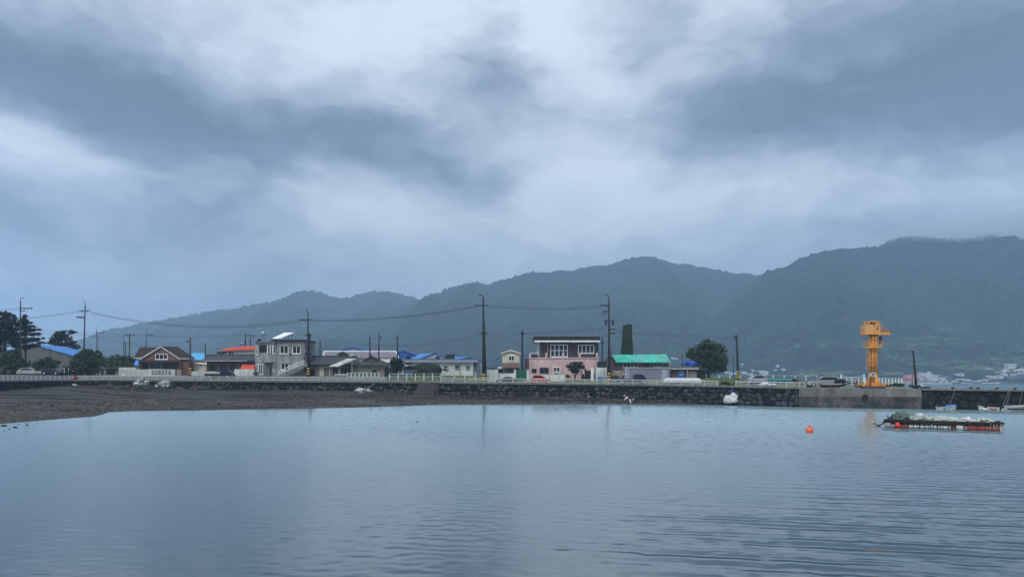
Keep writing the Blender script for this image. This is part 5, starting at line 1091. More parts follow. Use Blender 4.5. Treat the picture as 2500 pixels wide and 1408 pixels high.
t = thing('old_boat', 'old maroon wooden boat lying on the quay before the silver large car', 'boat', (XP(2040,107),107,2.74))
hull(t, XP(2006,107), XP(2062,107), 107, 2.74, 3.2, 1.3, 'brownroof', up=.1, inner='wood')
hull_m = MB(); hull_m.tube([W(2000,938,106.4), W(2040,944,106.2), W(2074,930,106.4)], .07, 5); hull_m.tube([W(2040,944,106.4), W(2078,935,106.6)], .10, 5); hull_m.build('oar', MT['wood'], t)
mb = MB(); mb.blob(W(2052,931,110), (.9,.5,.42), .25, 1.5, 2); mb.build('navy_bundle', MT['navy'], label='dark navy bundle of nets at the rear of the silver large car', cat='bundle')
mb = MB()
for i in range(16): mb.blob(W(1945+i*3+random.uniform(-2,2), 934+random.uniform(-2,1.5), 113), (.35,.3,.22), .4, 2, 1)
mb.build('net_heap', MT['charcoal'], label='low black heap of fishing gear left of the silver large car', cat='heap')
t = thing('machine_parts', 'orange rusty frame parts heaped left of the crane foot', 'machinery', (XP(2097,104),104,2.7))
for i in range(16):
    p = random.uniform(2082, 2112); q = random.uniform(932, 944); a = random.uniform(0, pi)
    MB().tube([W(p-5*cos(a), q-4*sin(a), 104+random.uniform(-.6,.6)), W(p+5*cos(a), min(945, q+4*sin(a)), 104+random.uniform(-.6,.6))], .06, 5).build('frame_bar', MT['crane' if i % 3 else 'rust'], t)
for p in (2091, 2099): tyre('wheel', W(p, 943, 103.4), .14, .06, parent=t)
# ------------------------------------------------------------ crane
Y = 102.5; r = thing('harbour_crane', 'yellow-orange pillar crane on the concrete quay', 'crane', (XP(2131,Y+1.2),Y+1.2,2.68))
cx = XP(2131, Y+1.2); yc = Y+1.2
def cz(q): return ZP(q, yc)
def cxp(p): return XP(p, yc)
MB().tube([(cx, yc, 2.68), (cx, yc, 2.95)], [1.6, 1.6], 20).build('plinth', MT['concretelow'], r)
mb = MB(); mb.tube([(cx, yc, 2.95), (cx, yc, cz(938)), (cx, yc, cz(926)), (cx, yc, cz(912))], [1.0, .80, .64, .58], 16); mb.build('base_cone', MT['crane'], r)
for i in range(8):
    a = i*pi/4; MB().prism([(0, 0)]*3, 0, .1) if False else None
    d = Vector((cos(a), sin(a), 0)); n_ = Vector((-sin(a), cos(a), 0))*.04; c0 = Vector((cx, yc, 0))
    P = [c0+d*1.15+Vector((0,0,2.96)), c0+d*.55+Vector((0,0,2.96)), c0+d*.5+Vector((0,0,cz(916)))]
    mb = MB(); mb.add([p+n_ for p in P]+[p-n_ for p in P], [(0,1,2),(5,4,3),(0,3,4,1),(1,4,5,2),(2,5,3,0)]); mb.build('gusset', MT['crane'], r)
MB().tube([(cx, yc, cz(915)), (cx, yc, cz(816))], .34, 14).build('core_column', MT['cranecabin'], r)
for i, a in enumerate((200, 245, 290, 335, 65, 115)):
    x, y = cx+.50*cos(R(a)), yc+.50*sin(R(a)); MB().tube([(x, y, cz(925)), (x, y, cz(815))], .115, 8).build('column', MT['crane'], r)
for q in (893, 871, 829): MB().tube([(cx, yc, cz(q)+.04), (cx, yc, cz(q)-.04)], .66, 14).build('ring_collar', MT['crane'], r)
MB().tube([(cx, yc, cz(816)), (cx, yc, cz(819))], .68, 16).build('slew_ring', MT['poledark'], r)
MB().tube([(cx, yc, cz(847)), (cx, yc, cz(849.5))], [1.22, 1.22], 20).build('platform', MT['crane'], r); MB().tube([(cx, yc, cz(849.5)), (cx, yc, cz(853))], [.95, .62], 12).build('bracket_cone', MT['crane'], r)
for q in (833, 839.5):
    P = [(cx+1.2*cos(i*pi/10), yc+1.2*sin(i*pi/10), cz(q)) for i in range(21)]; MB().tube(P, .028, 5, cap=False).build('guard_ring', MT['crane'], r)
o = MB().tube([(cx+1.2, yc, cz(847)), (cx+1.2, yc, cz(832.5))], .028, 5).build('guard_post', MT['crane'], r)
for i in range(1, 12): a = i*pi/6; dup(o, (1.2*cos(a)-1.2, 1.2*sin(a), 0), r)
# machinery house
Yf = yc-.75
mb = MB(); mb.box(cxp(2106), cxp(2127), Yf, yc+.75, cz(814.5), cz(793)); mb.build('machine_house', MT['cranecabin'], r)
MB().box(cxp(2105), cxp(2144), Yf-.06, yc+.8, cz(817), cz(814.7)).build('slew_deck', MT['crane'], r); MB().box(cxp(2105.6), cxp(2127.4), Yf-.04, yc+.79, cz(793), cz(792)).build('house_roof', MT['crane'], r)
for s in (-.7, .7):
    y = yc+s; f_ = MB()
    for a, b, rr in (((2114,793),(2117.5,785.5),.08),((2117.5,785.5),(2138.5,784.8),.09),((2138.5,784.8),(2126.5,811),.12),((2138.5,784.8),(2143,814),.10),((2127,810),(2143,809),.10),((2126,812),(2144,814),.10)):
        f_.tube([(cxp(a[0]), y, cz(a[1])), (cxp(b[0]), y, cz(b[1]))], rr, 6)
    f_.build('gantry_frame', MT['crane'], r)
MB().box(cxp(2118), cxp(2134), yc-.35, yc+.35, cz(793), cz(787.5)).build('winch', MT['rust'], r); MB().tube([(cxp(2124), yc-.5, cz(790)), (cxp(2124), yc+.5, cz(790))], .22, 10).build('winch_drum', MT['poledark'], r)
MB().box(cxp(2128), cxp(2143), yc-.6, yc+.6, cz(814.6), cz(806)).build('jib_foot', MT['crane'], r)
MB().box(cxp(2143), cxp(2171), yc-.5, yc+.5, cz(812), cz(808)).build('jib', MT['crane'], r); j = MB(); j.slab([(cxp(2143), yc-.55, cz(807.5)), (cxp(2173), yc-.55, cz(808.8)), (cxp(2173), yc+.55, cz(808.8)), (cxp(2143), yc+.55, cz(807.5))], .09); j.build('jib_rail', MT['rust'], r)
MB().prism([(cxp(2143),cz(816)),(cxp(2143),cz(812)),(cxp(2171),cz(812)),(cxp(2168),cz(817.5))], yc-.45, yc+.45).build('jib_underside', MT['cranecabin'], r)
MB().tube([(cxp(2170),yc,cz(811)),(cxp(2170),yc,cz(817))], .14, 8).build('hook_block', MT['black'], r)
for s in (-.4, .4):
    for a in (2166, 2152): MB().tube([(cxp(2139.5), yc+s, cz(786.5)), (cxp(a), yc+s, cz(808))], .035, 5).build('stay_rod', MT['crane'], r)
MB().box(cxp(2143.5), cxp(2148), yc-.6, yc-.3, cz(838), cz(823.5)).build('motor_box', MT['black'], r); MB().blob((cxp(2146), yc-.45, cz(822.5)), (.2,.15,.13), .1).build('motor_cap', MT['black'], r)
for s in (-.16, .16): MB().tube([(cxp(2114)+s, yc-.3, cz(903)), (cxp(2115.5)+s, yc-.3, cz(860))], .02, 4).build('ladder_side', MT['crane'], r)
for i in range(14): q = 901-i*3; MB().tube([(cxp(2114)-.16, yc-.3, cz(q)), (cxp(2115.5)+.12, yc-.3, cz(q))], .014, 4).build('ladder_rung', MT['crane'], r)
MB().box(cxp(2116), cxp(2128), yc-1.15, yc-.7, cz(918.5), cz(909)).build('control_box', MT['offwhite'], r)
MB().box(cxp(2118.5), cxp(2125), yc-1.17, yc-1.152, cz(916), cz(911)).build('control_panel', MT['greyshed'], r)
for p, q in ((2118,939),(2126,939)): MB().tube([(cxp(p-1), yc-1, cz(919)), (cxp(p-3), yc-1.2, cz(942))], .06, 5).build('control_leg', MT['poledark'], r)
for i in range(10):
    a = random.uniform(0, 2*pi); rr = random.uniform(1.25, 1.7); x, y = cx+rr*cos(a), yc+rr*sin(a); MB().box(x-.12, x+.12, y-.1, y+.1, 2.95, 3.25+random.random()*.35).build('anchor_bracket', MT['crane'], r)
mb = MB(); mb.tube([W(2166,944.5,100.5), W(2180,945.8,100.3)], .05, 5); mb.tube([W(2168,945,100.2), W(2179,944.2,100.5)], .04, 5); mb.build('orange_bar', MT['crane'], label='orange bar lying on the quay edge right of the crane', cat='bar')
mb = MB()
for i in range(14): mb.blob(W(2222+i*1.8, 943.5+random.uniform(-2.5,1), 99.8), (.22,.2,.14), .4, 2, 1)
mb.tube([W(2222,938,99.8), W(2234,935,99.9), W(2240,942,99.8)], .05, 5); mb.build('rope_heap', MT['charcoal'], label='black heap of rope and gear at the foot of the quay pole', cat='heap')
mb = MB(); mb.blob(W(2246,941,101.5), (.42,.3,.16), .2, 1, 2); mb.blob(W(2252,942.5,101.5), (.25,.2,.1), .2, 1, 2); mb.build('white_float', MT['foam'], label='white float lying just right of the quay pole', cat='float')
MB().tube([W(2247,945.5,99.6), W(2272,945.2,99)], .09, 6).build('black_pipe', MT['charcoal'], label='black pipe lying on the quay edge right of the pole', cat='pipe')

# ------------------------------------------------------------ raft
Yr = 57.5; r = thing('fishing_raft', 'dark floating work raft loaded with nets and tarpaulins', 'raft', (XP(2300,Yr),Yr,0))
A = Vector((XP(2158,59.8), 59.8, 0)); B = Vector((XP(2446,55.6), 55.6, 0)); ux = (B-A).normalized(); uy = Vector((-ux.y, ux.x, 0)); LR = (B-A).length; WR = 3.0
def rp_(s, t, z): return A+ux*(s*LR)+uy*(t*WR)+Vector((0, 0, z))
for t_ in (0, .33, .66, 1): 
    MB().tube([rp_(-.01+.01*t_, t_, .48), rp_(1.0, t_, .43)], .085, 8).build('frame_pipe', MT['charcoal'], r)
for t_ in (0, 1): MB().tube([rp_(.0, t_, .66), rp_(.93, t_, .60)], .06, 8).build('frame_pipe', MT['wood'], r)
for i in range(12): s = i/11*.985+.005; MB().tube([rp_(s, -.03, .55), rp_(s, 1.03, .55)], .055, 6).build('cross_beam', MT['wood'], r)
d = MB(); d.slab([rp_(.02,.02,.64), rp_(.95,.02,.59), rp_(.95,.98,.59), rp_(.02,.98,.64)], .05); d.build('deck', MT['wood'], r)
for i in range(20): s = i/19*.97+.01; MB().tube([rp_(s, -.035, .68), rp_(s, -.035, .02)], .022, 4).build('lashing', MT['black'], r)
def drum(s0, s1, rad, m, z=.13, t_=.0, name='float_drum'):
    P = [rp_(s0, t_, z), rp_(s0+.003, t_, z), rp_((s0+s1)/2, t_, z), rp_(s1-.003, t_, z), rp_(s1, t_, z)]; MB().tube(P, [rad*.75, rad, rad*1.03, rad, rad*.75], 12).build(name, MT[m], r)
drum(.02,.10,.13,'beige',.15); drum(.105,.17,.14,'rust',.14); drum(.17,.22,.15,'rust',.14)
sgm = [(.225,.245),(.247,.26),(.265,.295),(.298,.315),(.325,.348),(.352,.362),(.365,.392),(.398,.41),(.42,.435),(.44,.47),(.476,.495),(.50,.56),(.565,.585)]
for a, b in sgm: drum(a, b, .115, 'drumwhite', .16)
drum(.60,.625,.13,'rust',.14); drum(.63,.69,.17,'drumwhite',.17,-.04); drum(.70,.715,.12,'beige',.15); drum(.72,.80,.19,'rust',.15); drum(.80,.88,.19,'rust',.15); drum(.885,.985,.18,'rust',.16)
for i in range(6): s = .1+i*.16; drum(s, s+.12, .16, 'foam', .1, .97)
MB().blob(rp_(.125,-.07,.27), (.21,.19,.20), .03, 1, 3, smooth=True).build('red_buoy', MT['redbuoy'], r)
# net wrapped right corner
mb = MB()
for i in range(12):
    s = random.uniform(.90, 1.0); mb.tube([rp_(s, -.06, random.uniform(.35,.6)), rp_(s+random.uniform(-.02,.02), -.07, random.uniform(0,.25))], .02, 4)
mb.build('torn_net', MT['beige'], r)
mb = MB()
for s, h_ in ((.96,.12),(.985,.1),(.94,.1)): mb.blob(rp_(s,.1,.55), (.22,.3,h_+.08), .4, 2, 2)
mb.build('net_bundle', MT['charcoal'], r)
def heap(label, items, m, name='tarpaulin', cat='tarpaulin', amp=.22, fr=2.2):
    mb = MB()
    for (s, t_, a, b, c) in items: mb.blob(rp_(s, t_, .6), (a, b, c*1.3), amp, fr, 3, .8)
    return mb.build(name, MT[m], label=label, cat=cat)
heap('peaked dark green net heap at the left of the raft', [(.15,.4,.70,.8,.52),(.11,.4,.45,.7,.34),(.20,.4,.45,.7,.30)], 'net', 'net_heap', 'net')
heap('crumpled grey-white tarpaulin heap in the middle left of the raft', [(.29,.35,.60,.8,.32),(.24,.3,.40,.6,.26),(.35,.35,.55,.8,.26),(.40,.3,.35,.6,.15)], 'tarp', amp=.38, fr=3)
heap('wide smooth pale tarpaulin heap in the middle right of the raft', [(.50,.35,.65,.9,.32),(.56,.35,.65,.9,.30),(.62,.35,.42,.8,.16)], 'tarp', amp=.16)
heap('white sack heap near the right end of the raft', [(.71,.35,.32,.5,.24),(.75,.35,.35,.5,.14)], 'foam', 'white_sacks', 'sacks', amp=.35)
heap('rounded pale net heap at the right end of the raft', [(.85,.35,.48,.6,.24),(.90,.35,.30,.5,.14)], 'tarp', 'net_heap', 'net', amp=.35, fr=3)
MB().blob(rp_(.315,.4,1.04), (.28,.22,.14), .05, 1, 2).build('white_float', MT['foam'], label='white float lying on top of the long pole on the raft', cat='float')
MB().tube([rp_(.17,.5,1.12), rp_(.42,.45,.78)], .035, 5).build('long_pole', MT['wood'], label='long thin pole laid across the raft heaps', cat='pole')
MB().tube([rp_(.05,.2,.6), rp_(.02,.2,.98)], .04, 5).build('oar', MT['charcoal'], label='black oar leaning left on the raft end', cat='oar')
MB().tube([rp_(.03,.3,.6), rp_(.075,.3,1.1)], .035, 5).build('oar', MT['charcoal'], label='black stick leaning right on the raft end', cat='oar')
# branch + gull
Yg = 62
mb = MB(); mb.tube([W(2158,1032,59.9), W(2146,1038,61), W(2140,1040,62), W(2128,1041,62)], [.05,.06,.06,.03], 6); mb.tube([W(2146,1038,61), W(2138,1035,61.4)], [.04,.02], 5); mb.tube([W(2143,1039,61.5), W(2150,1039.5,61)], .03, 5); mb.build('branch', MT['wood'], label='bare branch in the water at the left end of the raft', cat='branch')
t = thing('gull', 'grey gull standing on the branch left of the raft', 'bird', tuple(W(2132,1040,Yg)))
def gull(t, p, q, Y, s=1.0):
    c = W(p, q, Y); V = []
    mb = MB(); P = [c+Vector(v)*s for v in ((-.16,0,.20),(-.11,0,.165),(-.06,0,.10),(.02,0,.03),(.12,0,-.02),(.22,0,-.06))]
    mb.tube(P, [.02*s,.045*s,.05*s,.095*s,.07*s,.015*s], 8); mb.blob(c+Vector((-.13,0,.195))*s, (.055*s,.045*s,.045*s), 0, 1, 2, smooth=True); mb.build('body', MT['offwhite'], t)
    for sd in (-1, 1):
        w_ = MB(); w_.tube([c+Vector((-.04,.07*sd,.07))*s, c+Vector((.08,.085*sd,.02))*s, c+Vector((.27,.03*sd,-.07))*s], [.04*s,.05*s,.008*s], 6); w_.build('wing', MT['tileroof'], t)
        MB().tube([c+Vector((.03,.03*sd,-.04))*s, c+Vector((.03,.03*sd,-.17))*s], .01*s, 4).build('leg', MT['yellow'], t)
    MB().tube([c+Vector((-.175,0,.19))*s, c+Vector((-.235,0,.175))*s], [.014*s,.004], 5).build('beak', MT['yellow'], t)
gull(t, 2132, 1034, Yg, 1.0)
# orange buoy
t = thing('mooring_buoy', 'round orange buoy floating left of the raft', 'buoy', (XP(1976.5,54.6),54.6,-.1))
MB().blob((XP(1976.5,54.6),54.6,.17), (.27,.27,.25), .02, 1, 3, smooth=True).build('float', MT['orangebuoy'], t); MB().tube([(XP(1976.5,54.6),54.6,.40),(XP(1976.5,54.6),54.6,.48)], [.07,.05], 8).build('eye', MT['charcoal'], t)
MB().tube([(XP(1976.5,54.6)-.268,54.6,.2),(XP(1976.5,54.6)-.26,54.5,.22)], .02, 5).build('shackle', MT['charcoal'], t)
MB().blob((XP(1028,112),74,.02), (.11,.1,.08), .2).build('small_float', MT['black'], label='tiny dark float alone on the calm water mid left', cat='float')
bpy.data.objects['small_float'].location.x = XP(1028,70); bpy.data.objects['small_float'].location.y = 67
# boats along the breakwater
def boat(label, p0, p1, dY, m, flip, zt=.42, wd_=1.3, inner=None, m2=None):
    Y = YW((p0+p1)/2)-dY; t = thing('small_boat', label, 'boat', (XP((p0+p1)/2,Y),Y,-.1)); hull(t, XP(p0,Y), XP(p1,Y), Y, -.12, zt, wd_, m, flip=flip, inner=inner, up=.2)
    return t, Y
t, Y = boat('small blue and white boat moored under the breakwater', 2291, 2334, 1.7, 'offwhite', 1, .40, 1.3, 'bluebright')
MB().slab([(XP(2305,Y),Y-.55,.62),(XP(2331,Y),Y-.3,.72),(XP(2331,Y),Y+.3,.72),(XP(2305,Y),Y+.55,.62)], .14).build('blue_cover', MT['bluebright'], t)
MB().blob((XP(2302,Y),Y,.5), (.3,.3,.22), .4, 2, 2).build('outboard_cover', MT['navy'], t); MB().tube([(XP(2296,Y),Y,.5),(XP(2287,Y),Y,.35)], .04, 5).build('tiller', MT['charcoal'], t); MB().tube([(XP(2300,Y),Y-.5,.3),(XP(2300,Y),Y-.5,-.05)], .1, 6).build('dark_band', MT['black'], t)
t, Y = boat('small white boat with a reddish side under the breakwater', 2389, 2434, 1.6, 'offwhite', -1, .38, 1.2, 'foam')
MB().blob((XP(2399,Y),Y-.4,.22), (.42,.35,.22), .15, 1, 2).build('white_float', MT['foam'], t); MB().pb(2404,2410,990,1003,Y-.62,.3).build('outboard_motor', MT['black'], t); MB().blob((XP(2420,Y),Y-.5,.25), (.5,.2,.17), .15, 1, 2).build('red_float', MT['rockpink'], t)
Y = YW(2452)-1.3
MB().blob((XP(2452,Y),Y,.08), (.32,.28,.22), .1, 1, 2).build('white_buoy', MT['foam'], label='white buoy floating between the white boat and the grey punt', cat='buoy')
t, Y = boat('flat grey and white punt cut by the right edge of the photo', 2461, 2530, 1.7, 'offwhite', 1, .62, 1.6, 'offwhite')
MB().pb(2461,2530,996,1000,Y-.85,.06).build('dark_stripe', MT['black'], t); MB().tube([(XP(2470,Y),Y,.6),(XP(2476,Y),Y,1.1),(XP(2484,Y),Y,.7)], .04, 5).build('cleat_frame', MT['charcoal'], t)
for q_, (a, b, c, lb) in enumerate(((2331,2319,985,'rope from the breakwater top down to the blue boat'),(2463,2446,993,'slack rope from the breakwater top to the white buoy'),(2466,2455,996,'thin rope beside the slack one above the white buoy'),(2496,2488,990,'rope down to the grey punt at the right edge'))):
    Y1 = YW(a)-.12; Y2 = YW(b)-1.4; P = []
    for i in range(9): t_ = i/8; P.append((XP(a+(b-a)*t_, Y1+(Y2-Y1)*t_), Y1+(Y2-Y1)*t_, gz(a)+(ZP(c, Y2)-gz(a))*t_-.35*4*t_*(1-t_)*.4))
    MB().tube(P, .022, 5).build('mooring_rope', MT['rope'], label=lb, cat='rope')
# ------------------------------------------------------------ bundles on the shore, boulders
def bundle(label, items, Y, m='bundle', name='white_bundle', cat='bundle', amp=.4, fr=1.8):
    mb = MB()
    for (p, q, a, b) in items: mb.blob(W(p, q, Y), (a*Y/F, .5, b*Y/F), amp, fr, 3, .85)
    return mb.build(name, MT[m], label=label, cat=cat)
bundle('loose heap of white and pinkish foam bags at the wall, left of the two', [(347,926,7,4.5),(341,930,4,5),(336,936,7,4),(348,937,8,4),(358,931,4,4),(357,938,5,3)], 126)
bundle('compact lumpy white bag heap at the wall, right of the two', [(395,937,10,5),(405,935,8,7),(402,940,9,5),(386,942,5,4)], 125)
bundle('low white sheeted bundle on the mud below the wall left of the steps', [(881,952,11,4.5),(893,953,10,4),(872,955,7,4),(886,957,8,2.5),(902,955,6,1.5)], 121, amp=.3)
bundle('white crumpled sheet bag hanging on the stone wall left of the quay', [(1779,973,11,8),(1791,969,8,10),(1785,978,14,4),(1773,978,6,5)], 109.8, amp=.3, fr=2.2)
MB().tube([W(1787,957,110.3), W(1790,945,111)], .05, 5).build('rope', MT['bluetarp'], label='blue-green rope above the white crumpled bag on the wall', cat='rope')
mb = MB(); mb.blob(W(184,922,131), (.38,.3,.34), .4, 2, 2); mb.build('orange_net', MT['rust'], label='orange-brown net hanging on the corner of the left guardrail', cat='net')
bundle('small white bag on the mud at the left wall corner', [(182,938.5,3.5,2),(187,941,3.5,1)], 128)
MB().tube([W(915,936,124), W(897,948,122.5)], .08, 6).build('drain_pipe', MT['concrete'], label='slanting pale pipe on the stone wall above the white sheeted bundle', cat='pipe')
for (p, q, s) in ((94,984,6),(127,989.5,5),(254,983,4.5),(300,985,3.5),(9,1037,6.5),(37,1041,5),(23,1045,2.5),(45,1033.5,2.5),(10,1050,1.8),(534,985,4),(1573,975,6),(66,1035,3)):
    yl = 7020/(q+3-HZ)
    if q < 1030: 
        Y = None
        for k in range(200):
            v = k/200; x, Yk, z = beachpt(p, v)
            if HZ-(z-EYE)*F/Yk < q+2: Y = Yk; zz = z; break
        if Y is None: Y, zz = 100, .5
    else: Y, zz = yl, -.02
    MB().blob((XP(p,Y), Y, zz+.05), (s*Y/F, s*Y/F*.8, s*.45*Y/F), .3, 1.5, 2, .85).build('boulder', MT['stonedark'], label='dark boulder lying alone on the mud or in the shallows on the left' if p < 600 else 'dark boulder at the wall foot right of the foraging people', cat='boulder', group='dark boulders on the shore' if p < 600 else None)
rng = random.Random(11)
for i in range(46):
    p = rng.uniform(245, 500) if i < 36 else rng.uniform(500, 1000); v = rng.uniform(.86, .99) if i < 36 else rng.uniform(.93, .99)
    x, Y, z = beachpt(p, v); s = rng.uniform(.25, .62)*(1 if i < 36 else .6)
    random.seed(100+i); MB().blob((x, Y, z+s*.25), (s, s*.8, s*.62), .3, 1.3, 2, .8, rz=rng.uniform(-.5,.5)).build('rubble_rock', MT['stone'], label='dark rubble rock tumbled at the foot of the left sea wall', cat='rock', group='rubble rocks below the left sea wall')
# pebbles and cobbles: uncountable
mb = MB(); rng = random.Random(5); random.seed(55)
ICO1 = ICO[1]
def peb(x, y, z, s):
    V, Fs = ICO1; o = [(x+v.x*s*rng_a, y+v.y*s*rng_b, z+v.z*s*.55) for v in V]; mb.add(o, Fs)
for i in range(15000):
    u = rng.random()
    if u < .5: p = rng.uniform(-60, 420); v = rng.random()**1.3*.5+.003
    elif u < .8: p = rng.uniform(-60, 1500); v = rng.random()*.55
    else: p = rng.uniform(200, 1700); v = rng.random()
    if noise.noise(Vector((p*.012, v*7, 0))) < -.12 and rng.random() < .8: continue
    x, Y, z = beachpt(p, v); s = (.04+.15*rng.random()**3)*(Y/100)
    rng_a, rng_b = rng.uniform(.8, 1.5), rng.uniform(.7, 1.1)
    peb(x, Y, z+s*.1, s)
mb.build('pebbles', mat('pebble', (.075,.070,.060), .75, .3, 3, island=.75), kind='stuff', center=False, label='cobbles and pebbles strewn over the mud beach', cat='pebbles')
# ------------------------------------------------------------ people foraging at the water edge
def skin_mesh(name, pts, edges, radii, m, parent, root=0, sub=1):
    me = bpy.data.meshes.new(name); off = OFF[parent.name]; me.from_pydata([tuple(Vector(p)-off) for p in pts], edges, [])
    o = bpy.data.objects.new(name, me); COL.objects.link(o); o.parent = parent; OFF[o.name] = off
    sk = o.modifiers.new('skin', 'SKIN'); sv = me.skin_vertices[0].data if me.skin_vertices else None
    if sv is None:
        bpy.context.view_layer.objects.active = o; me.skin_vertices.new() if hasattr(me.skin_vertices, 'new') else None; sv = me.skin_vertices[0].data
    for i, r_ in enumerate(radii): sv[i].radius = (r_, r_); sv[i].use_root = (i == root)
    ss = o.modifiers.new('sub', 'SUBSURF'); ss.levels = sub; ss.render_levels = sub
    me.materials.append(MT[m]); return o
def person(label, px, Y, z, bend, face, hat, top, legs, reach=.5):
    # bend = torso angle from upright; face = -1 left, 1 right; feet in the shallows
    t = thing('person', label, 'person', (XP(px, Y), Y, z)); x0 = XP(px, Y); f = face
    P = lambda x, y, zz: Vector((x0+f*x, Y+y, z+zz))
    hip = (0, 0, .84); sb, cb = sin(R(bend)), cos(R(bend))
    T = lambda d, y=0, fwd=0: (d*sb+fwd*cb, y, .84+d*cb-fwd*sb)
    ch = T(.30); nk = T(.50); hd0 = T(.58); hd = T(.70, 0, .03); top_ = T(.80, 0, .02)
    pts = [P(*hip), P(*T(.16)), P(*ch), P(*nk), P(*hd0)]; rad = [.15, .135, .16, .07, .055]; ed = [(0,1),(1,2),(2,3),(3,4)]
    hand = []
    for s in (-1, 1):
        sh = T(.44, .17*s); el = (sh[0]+.08, .21*s, sh[2]-.26); hn = (sh[0]+.14+reach*.15, .16*s, max(.2, sh[2]-.50))
        k = len(pts); pts += [P(*sh), P(*el), P(*hn)]; rad += [.065, .048, .032]; ed += [(2,k),(k,k+1),(k+1,k+2)]; hand.append(hn)
    for s in (-1, 1):
        k = len(pts); pts += [P(.0, .10*s, .78), P(.05, .12*s, .44), P(-.02, .12*s, .08), P(.12, .13*s, .04)]; rad += [.10, .065, .045, .04]; ed += [(0,k),(k,k+1),(k+1,k+2),(k+2,k+3)]
    body = skin_mesh('body', pts, ed, rad, 'skin', t, 0, 1)
    n_ = 5
    jr = [.165,.155,.18,.085]; J = [pts[0], pts[1], pts[2], pts[3]]; je = [(0,1),(1,2),(2,3)]
    for s in (0, 1): a = 5+s*3; k = len(J); J += [pts[a], pts[a+1], pts[a+1].lerp(pts[a+2], .8)]; jr += [.085,.065,.045]; je += [(2,k),(k,k+1),(k+1,k+2)]
    skin_mesh('jacket', J, je, jr, top, t)
    Q = [pts[0]]; qr = [.16]; qe = []
    for s in (0, 1): a = 11+s*4; k = len(Q); Q += [pts[a], pts[a+1], pts[a+2]]; qr += [.12,.085,.06]; qe += [(0,k),(k,k+1),(k+1,k+2)]
    skin_mesh('trousers', Q, qe, qr, legs, t)
    for s in (0, 1): a = 11+s*4; MB().tube([pts[a+2]+Vector((0,0,.12)), pts[a+2], pts[a+3]], [.065,.06,.05], 8).build('boot', MT['charcoal'], t)
    h = MB(); h.blob(P(*hd), (.085,.075,.115), 0, 1, 3, smooth=True); h.blob(P(hd[0]+.085*cb+.0, 0, hd[2]-.02-.06*sb), (.02,.014,.022), 0, 1, 1)
    for s in (-1, 1): h.blob(P(hd[0]-.01, .078*s, hd[2]), (.018,.012,.03), 0, 1, 1)
    ho = h.build('head', MT['skin'], t)
    MB().blob(P(hd[0]-.03*cb+.02*sb, 0, hd[2]+.03), (.09,.085,.105), .03, 1, 2, smooth=True).build('hair', MT['hair'], ho)
    if hat:
        c = P(*top_); m_ = MB(); m_.blob(c, (.10,.10,.075), .02, 1, 2, smooth=True); m_.blob(c+Vector((.03*f,0,-.03)), (.20,.18,.022), .03, 1, 2, smooth=True); m_.build('hat', MT[hat], ho)
    for hn in hand:
        c = P(*hn); m_ = MB(); m_.blob(c, (.028,.042,.05), 0, 1, 2, smooth=True)
        for k, (dy, ln) in enumerate(((-.03,.06),(-.01,.075),(.01,.08),(.03,.068))): m_.tube([c+Vector((0,dy,-.03)), c+Vector((.006*f,dy,-.03-ln*.55)), c+Vector((-.012*f,dy,-.03-ln))], [.0095,.009,.007], 6)
        m_.tube([c+Vector((.01*f,-.035,.0)), c+Vector((.03*f,-.05,-.03)), c+Vector((.03*f,-.045,-.055))], [.011,.010,.008], 6); m_.build('hand', MT['skin'], t)
    return t
person('person in dark clothes bending at the waterline, leftmost of the three', 1448, 117, .03, 62, -1, 'clothwhite', 'clothdark', 'clothdark')
person('person with white hat and white top bending at the waterline', 1534, 116.8, .02, 48, -1, 'clothwhite', 'clothwhite', 'clothdark', .8)
person('person bent double in grey clothes right of the white-hatted person', 1551, 116.6, .0, 95, -1, None, 'clothgrey', 'clothdark', .2)
mb = MB(); mb.tube([W(1537,974,116.6), W(1540,984,116.6)], [.10,.08], 8); mb.build('white_bag', MT['clothwhite'], label='white bag held beside the leg of the white-hatted person', cat='bag')
# ------------------------------------------------------------ far shore: islet, seawall, hillside village
mb = MB(); grid(mb, list(range(2170, 2800, 10)), [0, 1, 2], lambda px, v: (lambda Y: (XP(px, Y), Y, (-1, 1.0, 1.2)[v]+ (.3*noise.noise(Vector((px*.05,0,0))))))(648+(0, 0, 12)[v]+2*noise.noise(Vector((px*.02,1,1)))), smooth=False)
mb.build('far_seawall', mat('farwall', (.06,.065,.07), .9, .3, .2), label='low dark sea wall along the far shore on the right', cat='sea wall')
t = thing('rocky_islet', 'pale rocky mound on the far shore right of the quay pole', 'rock', (XP(2272,645),645,0))
mb = MB(); mb.blob(W(2262,932,645), (9.5,8,7.8), .22, 1.6, 4); mb.blob(W(2284,934,645), (8,7,5.5), .3, 2, 4); mb.blob(W(2300,934,644), (6,5,2.6), .3, 2, 3); mb.build('pale_rock', MT['rockpale'], t)
mb = MB(); mb.blob(W(2222,933,646), (7.5,6,6.5), .25, 1.6, 4); mb.build('reddish_rock', MT['rockpink'], t)
mb = MB(); mb.box(XP(2206,640), XP(2310,640), 636, 652, -1, 1.6); mb.build('foot_wall', MT['rockpale'], t)
random.seed(21)
